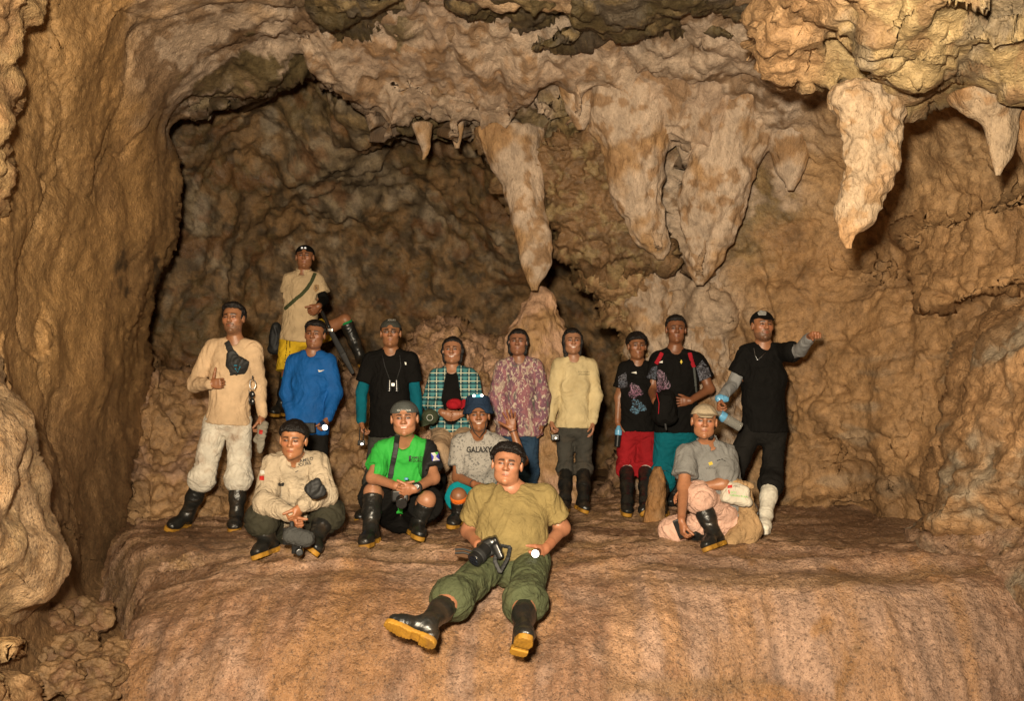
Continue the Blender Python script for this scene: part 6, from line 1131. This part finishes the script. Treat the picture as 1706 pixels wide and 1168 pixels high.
_v = nd(_nt, 'ShaderNodeTexNoise', Scale=90, Detail=3); _bp2 = nd(_nt, 'ShaderNodeBump', Strength=1.0, Distance=.01); _nt.links.new(_v.outputs['Fac'], _bp2.inputs['Height']); _nt.links.new(_bp2.outputs[0], _b.inputs['Normal'])
solid('bottle_body', [cyl(P(1200, 692, 6.42), P(1234, 712, 6.42), .036, .034)], m_pet, bt, .004); solid('label_band', [cyl(P(1199, 691, 6.42), P(1208, 697, 6.42), .038)], K_LBLUE, bt, .004); solid('neck', [cyl(P(1193, 688, 6.42), P(1199, 691.5, 6.42), .013, .035)], m_pet, bt, .004); solid('bottle_cap', [cyl(P(1190, 686, 6.42), P(1193, 688, 6.42), .015)], K_LBLUE, bt, .004)
s_ = solid('face_mask', [elli(mix(p.J['wra'], p.J['ela'], .02) - C_(.0, .035, 0), (.05, .02, .03))], K_LBLUE, None, .005, wr=.008, sc=25); tag(s_, 'crumpled light blue face mask wrapped at the wrist of the man in white boots', 'face mask')

# 11 crouching man, sand shirt
p = Person('man with short black hair crouching at the left in a sand coloured shirt', 5.75, dict(hd=(489, 733, -.22), nk=(491, 765, -.08), sha=(453, 780, -.06), shb=(528, 775, -.04), pe=(490, 880, .22), fta=(444, 923), ftb=(528, 919), toa=(-.25, -1, 0), tob=(.5, -1, 0), kna=(434, 862, 'f'), knb=(549, 850, 'f'), ela=(442, 838, -.15), wra=(484, 858, 'f'), elb=(541, 824, -.1), wrb=(503, 842, 'f')), .97,
    skin=(.40, .19, .095), head=dict(yaw=0, pitch=-3, roll=-4, squint=.5, w=1.0, size=.99, fringe=1, hairline=.058))
p.hand('a', (.5, -.3, -.8), (.6, .7, 0), (.3, -.7, .6), curl=FIST, thumb=(40, 40)); p.hand('b', (-.4, -.3, -.9), (-.6, .8, 0), (-.2, -.8, .5), curl=GRIP)
p.body().shirt(K_KHAKI, 'long', name='field_shirt', inf=.028, hem=-.04, collar=K_KHAKI, loose=1.5, wr=.009).legs(K_OLPANT, inf=.028, bag=.016, wr=.008).boots(topk=.3).hair('short', 1.4)
lettering(p.sh, 'CAMILO', 508, 767, 5.4, K_PRINT, rot=12, bold=.02); lettering(p.sh, 'TOURS', 506, 774, 5.4, K_PRINT, rot=12, bold=.02); patch(p.sh, [(494, 769), (499, 766), (497, 771), (499, 775), (495, 776), (496, 772)], K_PRINT, 'leaf_logo', .5)
patch(p.sh, [(463, 806), (470, 802), (474, 806), (472, 811), (464, 810)], K_PRINT, 'bird_badge', .6); patch(p.sh, [(432, 793), (440, 793), (440, 801), (432, 800)], K_REDP, 'red_badge', .7); patch(p.sh, [(433, 784), (440, 784), (441, 790), (434, 790)], K_WHITE, 'sleeve_badge', .6); patch(p.sh, [(492, 786), (497, 784), (497, 785.5), (492, 787.5)], K_PRINT, 'pocket_tag', .5)
for pk in ((458, 477, 803), (500, 520, 792)): strapline(p.sh, [(pk[0], pk[2]), ((pk[0] + pk[1]) / 2, pk[2] + 2), (pk[1], pk[2] - 2)], .004, K_KHAKI, 'pocket_seam', lift=.002, parent=p.sh)
gv = solid('black_glove', [loft(P(520, 808, 5.22), P(530, 824, 5.2), .05, .02, .045, .02, (1, 0, .3)), caps(P(536, 812, 5.2), P(538, 824, 5.2), .018, .014)], K_BLKMAT, None, .006, .015, wr=.006, sc=14); tag(gv, 'limp black glove on the knee of the man in the sand shirt', 'glove')
mf = empty('video_camera', tuple(P(497, 895, 5.1))); tag(mf, 'small black camera with a furry grey microphone muff, held low between knees', 'camera')
solid('wind_muff', [loft(P(486, 893, 5.12), P(510, 898, 5.12), .046, .046, .044, .044, (0, 0, 1))], cloth('grey_fur', (.055, .055, .052)), mf, .005, .01, wr=.006, sc=45); solid('camera_body', [boxp(P(481, 893, 5.2), (.03, .03, .05)), boxp(P(496, 914, 5.18), (.03, .03, .028))], K_BLKGLOSS, mf, .005, .01); solid('lens', [cyl(P(498, 918, 5.17), P(499, 921, 5.1), .022)], K_BLKGLOSS, mf, .004); solid('grip', [caps(P(486, 872, 5.2), P(486, 892, 5.18), .014)], K_BLKMAT, mf, .005)

# 12 crouching man, green shirt
p = Person('grinning man in bright green shirt crouching, grey cap worn backwards', 6.1, dict(hd=(674, 697, -.18), nk=(674, 734, -.08), sha=(638, 754, -.05), shb=(712, 754, -.05), pe=(671, 852, .25), fta=(618, 905), ftb=(697, 893, -.05), toa=(-.15, -1, 0), tob=(.3, -1, 0), kna=(621, 820, 'f'), knb=(711, 833, 'f'), ela=(621, 796, -.12), wra=(660, 810, 'f'), elb=(722, 797, -.12), wrb=(691, 815, 'f')), .98,
    skin=(.42, .21, .12), girth=1.12, head=dict(yaw=2, pitch=1, roll=2, smile=.9, w=1.08, jaw=1.08, squint=.7))
p.hand('a', (.8, -.3, -.4), (.1, .7, -.7), (.3, -.5, .7), curl=GRIP); p.hand('b', (-.85, -.3, -.2), (-.1, .7, -.7), (-.2, -.5, .8), curl=GRIP)
K_GRN2 = attr_mat('green_and_black_cloth', rough=.7, fine=.06, spec=.2, bumps=((14, .012, .6),))
def gcol(V, s):
    px, py = PX(V); n = len(V); c = np.tile(C_(.03, .34, .045), (n, 1)); m = sst(-2, 0, px - np.interp(py, [700, 745, 770, 800, 850], [716, 709, 704, 703, 703])); return with_wet(mix(c, C_(.012, .012, .012), m[:, None]), np.zeros(n))
p.body().shirt(K_GRN2, 'short', inf=.024, hem=-.13, colf=gcol, loose=1.3, wr=.008).legs(K_BLACK, name='shorts', to='short', inf=.03, bag=.03).boots(topk=.12).hair('short', 1.0, capped=True).cap(K_CAPG, 'back', name='backward_cap', low=.045)
lettering(p.sh, 'CAMILO', 693, 763, 4.2, K_PRINT, bold=.02); lettering(p.sh, 'TOURS', 693, 768.5, 4.2, K_PRINT, bold=.02); patch(p.sh, [(681, 760), (685, 759), (684, 770), (681, 769)], K_PRINT, 'leaf_logo', .5); lettering(p.cp, 'OUTDOOR', 673, 684, 3.2, K_WHITE)
patch(p.sh, [(718, 755), (730, 753), (733, 768), (720, 768)], K_BLUEP, 'sleeve_flag', .7); patch(p.sh, [(718, 755), (731, 753), (726, 761), (733, 767), (721, 768), (723, 761)], K_WHITE, 'sleeve_flag', .7, lift=.006); patch(p.sh, [(724, 754), (731, 753), (728, 759)], K_GRNP, 'sleeve_flag', .5, lift=.008)
c = mix(p.J['elb'], p.J['wrb'], .88); n = nz(p.J['wrb'] - p.J['elb']); w_ = solid('wrist_watch', [cyl(c - n * .011, c + n * .011, .036)], K_BLKMAT, None, .004); tag(w_, 'black wrist watch on the man in bright green', 'watch')
dd_ = solid('dial', [cyl(c + C_(.0, -.028, .01), c + C_(0, -.046, .012), .021)], K_BLKGLOSS, None, .0035); dd_.parent = w_
cm = empty('camera', tuple(P(672, 832, 5.5))); tag(cm, 'black camera on a wide neck strap, held between the hands of the green-shirted man', 'camera'); Yc = float(min(p.J['wra'][1], p.J['wrb'][1])) - .02
solid('camera_body', [boxp(P(667, 826, Yc + .03), (.055, .03, .038), rd=.01)], K_BLKGLOSS, cm, .004); solid('lens', [cyl(P(668, 832, Yc + .02), P(669, 840, Yc - .06), .034, .036)], K_BLKGLOSS, cm, .004); strapline(p.sh, [(662, 725), (659, 750), (654, 775), (650, 797)], .020, K_BLKMAT, 'neck_strap', parent=cm)
bc = solid('bottle_cap', [cyl(P(677, 800, Yc + .08), P(677, 796, Yc + .08), .013)], K_LBLUE, None, .003); tag(bc, 'light blue bottle cap showing above the clasped hands of the green-shirted man', 'bottle cap')

# 13 galaxy tee
p = Person('man in navy bucket hat and speckled grey tee waving one raised hand', 6.75, dict(hd=(797, 693, -.12), nk=(797, 724, -.04), sha=(766, 742), shb=(828, 742), pe=(797, 830, .2), fta=(766, 874, -.1), ftb=(826, 874, -.05), kna=(764, 826, 'f'), knb=(822, 828, 'f'), ela=(762, 795, -.05), wra=(790, 807, 'f'), elb=(871, 768, -.02), wrb=(854, 716, 'f')), .97,
    skin=(.32, .145, .07), head=dict(yaw=3, pitch=5, roll=2, squint=.6, smile=.7))
p.hand('a', (.9, -.2, -.3), (0, .6, -.8), (.2, -.6, .6), curl=RELAX); p.hand('b', (-.18, -.1, 1), (-.2, -1, 0), (-1, .1, .15), curl=OPEN, spread=1.0, thumb=(50, 10))
p.body().shirt(K_SPATT, 'short', name='tee_shirt', inf=.024, hem=-.02, loose=1.4).legs(K_TEALSH, name='shorts', to='short', inf=.03, bag=.02).boots(topk=.2).hair('short', 1.0)
p.lg.data.materials[0] = cloth('turquoise_shorts_cloth', (.0, .19, .22))
lettering(p.sh, 'GALAXY', 798, 750, 9.5, K_PRINT, bold=.035, sx=.80); hd = p.hd; U = hd[2]; c1 = 0; _U = hd[2] * .022; p_hp = p.hp; hh_ = lambda x, y, z: p_hp(x, y, z) + _U
ht = Fld(hh_(0, .03, 0) - .2, hh_(0, .03, 0) + .2, .005); ht.put(cyl(hh_(0, .045, -.005), hh_(0, .135, -.01), .098 * hd[4], .088 * hd[4], .015), .01); ht.put(cyl(hh_(0, .0, -.005), hh_(0, .062, -.005), .122 * hd[4], .100 * hd[4], .004), .008); ht.put(cyl(hh_(0, -.03, -.005), hh_(0, .052, -.005), .116 * hd[4], .090 * hd[4], .004), .004, 's'); ht.put(elli(hh_(0, -.01, .13), (.062, .058, .06), hd[1:4]), .02, 's')
V, Q = ht.mesh(); V = wrinkle(V, Q, .004, 12); o = mesh_obj('bucket_hat', V, Q, K_NAVY); adopt(p.root, o)
tube_obj('chin_cord', [p.hp(-.06, -.04, .05), p.hp(-.04, -.12, .085), p.hp(0, -.165, .095), p.hp(.04, -.12, .085), p.hp(.06, -.04, .05)], .0035, K_BLKMAT, p.root)
hl = empty('headlamp', tuple(p.hp(0, .13, .1))); tag(hl, 'headlamp on top of the navy bucket hat', 'headlamp'); solid('lamp_body', [boxp(p.hp(0, .157, .088), (.040, .012, .014), hd[1:4])], K_CYAN, hl, .004)
for dx in (-.03, .03): solid('lens', [elli(p.hp(dx, .159, .100), (.012, .010, .008), hd[1:4])], K_LED, hl, .003)
q = p.J['kna']; A = p.J['ana']; solid('knee_band', [caps(mix(q, A, .10), mix(q, A, .2), .064, .062)], K_ORANGE, p.root, .005, label='bright orange knee band')
for sd in 'ab':
    c = mix(p.J['el' + sd], p.J['wr' + sd], .95); n = nz(p.J['wr' + sd] - p.J['el' + sd]); w_ = solid('bracelet', [cyl(c - n * .004, c + n * .004, .031)], K_BLKMAT, None, .003); tag(w_, 'dark bracelet on the ' + ('lowered' if sd == 'a' else 'raised') + ' wrist of the man in the bucket hat', 'bracelet')

# 14 the man sitting in front
p = Person('heavy man in olive tee and green trousers sitting in front with legs spread', 5.1, dict(hd=(845, 774, .02), nk=(852, 815, .04), sha=(800, 833, .02), shb=(908, 830, .02), pe=(853, 925, -.02), ana=(713, 1040, 'f'), anb=(872, 1052, 'f'), toa=(-.87, .10, .35), tob=(.15, -.82, .55), hpa=(826, 938, -.05), hpb=(886, 938, -.05), kna=(764, 988, 'f'), knb=(874, 992, 'f'), ela=(781, 885, .08), wra=(797, 908, 'f'), elb=(937, 880, .08), wrb=(908, 915, 'f')), 1.04,
    skin=(.42, .20, .115), belly=.035, girth=1.13, head=dict(yaw=-4, pitch=6, roll=-5, squint=.35, w=1.06, jaw=1.06, size=.96, lip=(.85, .6, .55), hairline=.066, nose=1.15))
p.J['ua'] = C_(.3, .75, .6); p.bk = .88
p.hand('a', (.35, -.6, -.6), (.7, .5, -.4), (.5, -.6, .6), curl=GRIP); p.hand('b', (-.55, -.7, -.35), (-.3, .3, -.9), (-.3, -.5, .8), curl=(60, 70, 45))
p.body().shirt(K_OLIVE, 'short', name='tee_shirt', inf=.018, hem=.0, neck=.072, loose=1.5, wr=.007, h=.0065).legs(K_GRNPANT, inf=.030, bag=.016, wr=.009, cutk=.2).boots(topk=.14, h=.0055).hair('short', 1.9)
cm = empty('camera', tuple(P(806, 922, 4.6))); tag(cm, 'black reflex camera with long zoom lens resting on the thigh of the front man', 'camera'); Yc = float(p.J['wra'][1]) - .10; fr = (nz((.9, 0, .45)), nz((.2, 1, -.2)), nz((-.45, 0, .9)))
bd = solid('camera_body', [boxp(P(815, 912, Yc), (.062, .038, .042), fr, .012), boxp(P(812, 902, Yc), (.026, .032, .016), fr, .008), boxp(P(829, 916, Yc - .01), (.02, .045, .045), fr, .012)], K_BLKGLOSS, cm, .004, .008)
b0, b1 = P(810, 914, Yc - .03), P(789, 935, Yc - .10); solid('lens', [cyl(b0, b1, .040, .043, .004)], K_BLKGLOSS, cm, .0035); solid('zoom_ring', [cyl(mix(b0, b1, .45), mix(b0, b1, .72), .0455)], K_BLKMAT, cm, .0035); solid('front_glass', [cyl(mix(b0, b1, .99), mix(b0, b1, 1.02), .034)], plain('dark_glass', (.01, .012, .02), .05), cm, .0035)
for i, dx in enumerate((804, 822)): solid('dial', [cyl(P(dx, 905 + i * 3, Yc), P(dx + 1, 901 + i * 3, Yc - .005), .012)], K_METAL, cm, .003)
solid('neck_strap', [loft(P(a, b, y1), P(c_, d_, y2), .013, .003, .013, .003, (1, 0, .3)) for a, b, y1, c_, d_, y2 in ((826, 908, Yc, 850, 912, Yc + .02), (850, 912, Yc + .02, 846, 930, Yc - .02), (846, 930, Yc - .02, 833, 954, Yc - .06), (833, 954, Yc - .06, 824, 935, Yc - .05), (824, 935, Yc - .05, 828, 915, Yc - .02))], K_BLKMAT, cm, .004, .004)
tl = empty('torch', tuple(P(892, 922, 4.6))); tag(tl, 'white-faced torch in the hand of the man sitting in front', 'torch'); Yt = float(p.J['wrb'][1]) - .10; solid('torch_body', [cyl(P(897, 918, Yt + .08), P(892, 923, Yt - .02), .021, .024)], K_BLKGLOSS, tl, .0035); solid('lens', [cyl(P(892, 923, Yt - .021), P(891.8, 923.2, Yt - .026), .0215)], K_LED, tl, .0035)
wl = solid('wallet', [boxp(P(772, 920, 4.95), (.045, .02, .028), (nz((1, 0, -.2)), (0, 1, 0), nz((.2, 0, 1))))], cloth('brown_leather', (.10, .05, .025)), None, .004, .004); tag(wl, 'brown and black strapped pouch at the hip of the man sitting in front', 'pouch')
for yy in (915, 921): st_ = tube_obj('strap_loop', z([(758, yy + 1), (772, yy), (786, yy + 4)], 4.92), .006, K_BLKMAT); st_.parent = wl

# 15 pink trousers
p = Person('woman in beige cap, grey polo and pale pink trousers crouching at the right', 6.0, dict(hd=(1173, 702, -.1), nk=(1178, 740), sha=(1144, 760, -.03), shb=(1213, 760, .03), pe=(1218, 862, .12), hpa=(1200, 872, .05), hpb=(1226, 868, .1), ana=(1176, 895, .05), ftb=(1187, 912), toa=(1, .2, -.1), tob=(-.75, -1, 0), kna=(1118, 884, -.12), knb=(1163, 824, -.22), ela=(1139, 812, -.10), wra=(1135, 868, -.25), elb=(1205, 806, -.15), wrb=(1147, 815, 'f')), .94,
    skin=(.40, .19, .10), female=True, girth=1.12, head=dict(yaw=-8, pitch=2, roll=-3, squint=.6, w=1.02, jaw=1.04))
p.hand('a', (.05, -.2, -1), (.9, .3, 0), (.2, -1, 0), curl=GRIP); p.hand('b', (-.9, -.2, -.4), (0, .5, -.9), (-.1, -.7, .5), curl=RELAX)
p.body().shirt(K_GREYSH, 'short', name='polo_shirt', inf=.026, hem=.0, vneck=.08, collar=K_GREYSH, loose=1.5, wr=.008).legs(K_PINK, inf=.028, bag=.012, wr=.012, cutk=.12).boots(topk=.22).hair('tail', 1.0, capped=True).cap(K_CAPB, 'front', name='peaked_cap')
patch(p.sh, [(1180, 771), (1186, 769), (1188, 774), (1182, 776)], K_YPRINT, 'chest_emblem', .6); lettering(p.sh, 'LODGE', 1184, 780, 3.4, K_PRINT); strapline(p.sh, [(1194, 768), (1203, 765), (1210, 770)], .004, K_PRINT, 'sleeve_motif', th=.0015, parent=p.sh)
ph = empty('phone', tuple(P(1135, 880, 5.6))); tag(ph, 'black smartphone in the hand of the crouching woman', 'phone'); fr = (nz((.88, -.1, .35)), nz((.0, 1, .1)), nz((-.35, -.1, .9))); solid('case', [boxp(P(1135, 880, 5.62), (.037, .006, .062), fr, .005)], K_BLKMAT, ph, .0035); solid('screen', [boxp(P(1135, 880, 5.613), (.033, .002, .057), fr, .001)], K_BLKGLOSS, ph, .0028)
wp = empty('waist_pack', tuple(P(1224, 822, 5.75))); tag(wp, 'white waist pack with small printed logos at the hip of the crouching woman', 'waist pack'); Yw = float(p.J['pe'][1]) - .25
pk = solid('pack_body', [loft(P(1215, 818, Yw), P(1236, 822, Yw), .062, .05, .058, .05, (.1, 0, 1)), loft(P(1208, 830, Yw), P(1244, 836, Yw), .03, .05, .03, .05, (.1, 0, 1))], cloth('white_pack_cloth', (.58, .52, .42)), wp, .005, .015, wr=.005, sc=12)
lettering(pk, 'TURISMO RURAL', 1231, 827, 3.0, K_GRNP, rot=-6); patch(pk, [(1212, 809), (1220, 808), (1220, 813), (1212, 814)], K_REDP, 'red_logo', .5); lettering(pk, 'PERU', 1227, 811, 3.2, K_PRINT, rot=-4); patch(pk, [(1213, 817), (1215, 816), (1216, 823), (1214, 823)], K_REDP, 'red_logo', .5); lettering(pk, 'ECO', 1222, 821, 3.2, K_GRNP, rot=-4)
solid('belt', [caps(P(1200, 812, Yw + .03), P(1215, 803, Yw + .06), .014), loft(P(1210, 800, Yw + .03), P(1252, 811, Yw + .05), .03, .04, .018, .02, (0, 0, 1))], K_TANJ, wp, .006, .01, wr=.008)
jk = solid('tied_jacket', [loft(P(1240, 820, Yw + .14), P(1250, 880, Yw + .10), .04, .05, .055, .06, (1, 0, .1)), loft(P(1250, 880, Yw + .10), P(1215, 903, Yw + .05), .05, .05, .04, .03, (0, 0, 1)), loft(P(1245, 850, Yw + .12), P(1247, 900, Yw + .08), .05, .05, .045, .05, (1, 0, 0))], K_TANJ, None, .007, .03, wr=.016, sc=9); tag(jk, 'tan jacket tied round the waist of the crouching woman and trailing on the ledge', 'jacket')
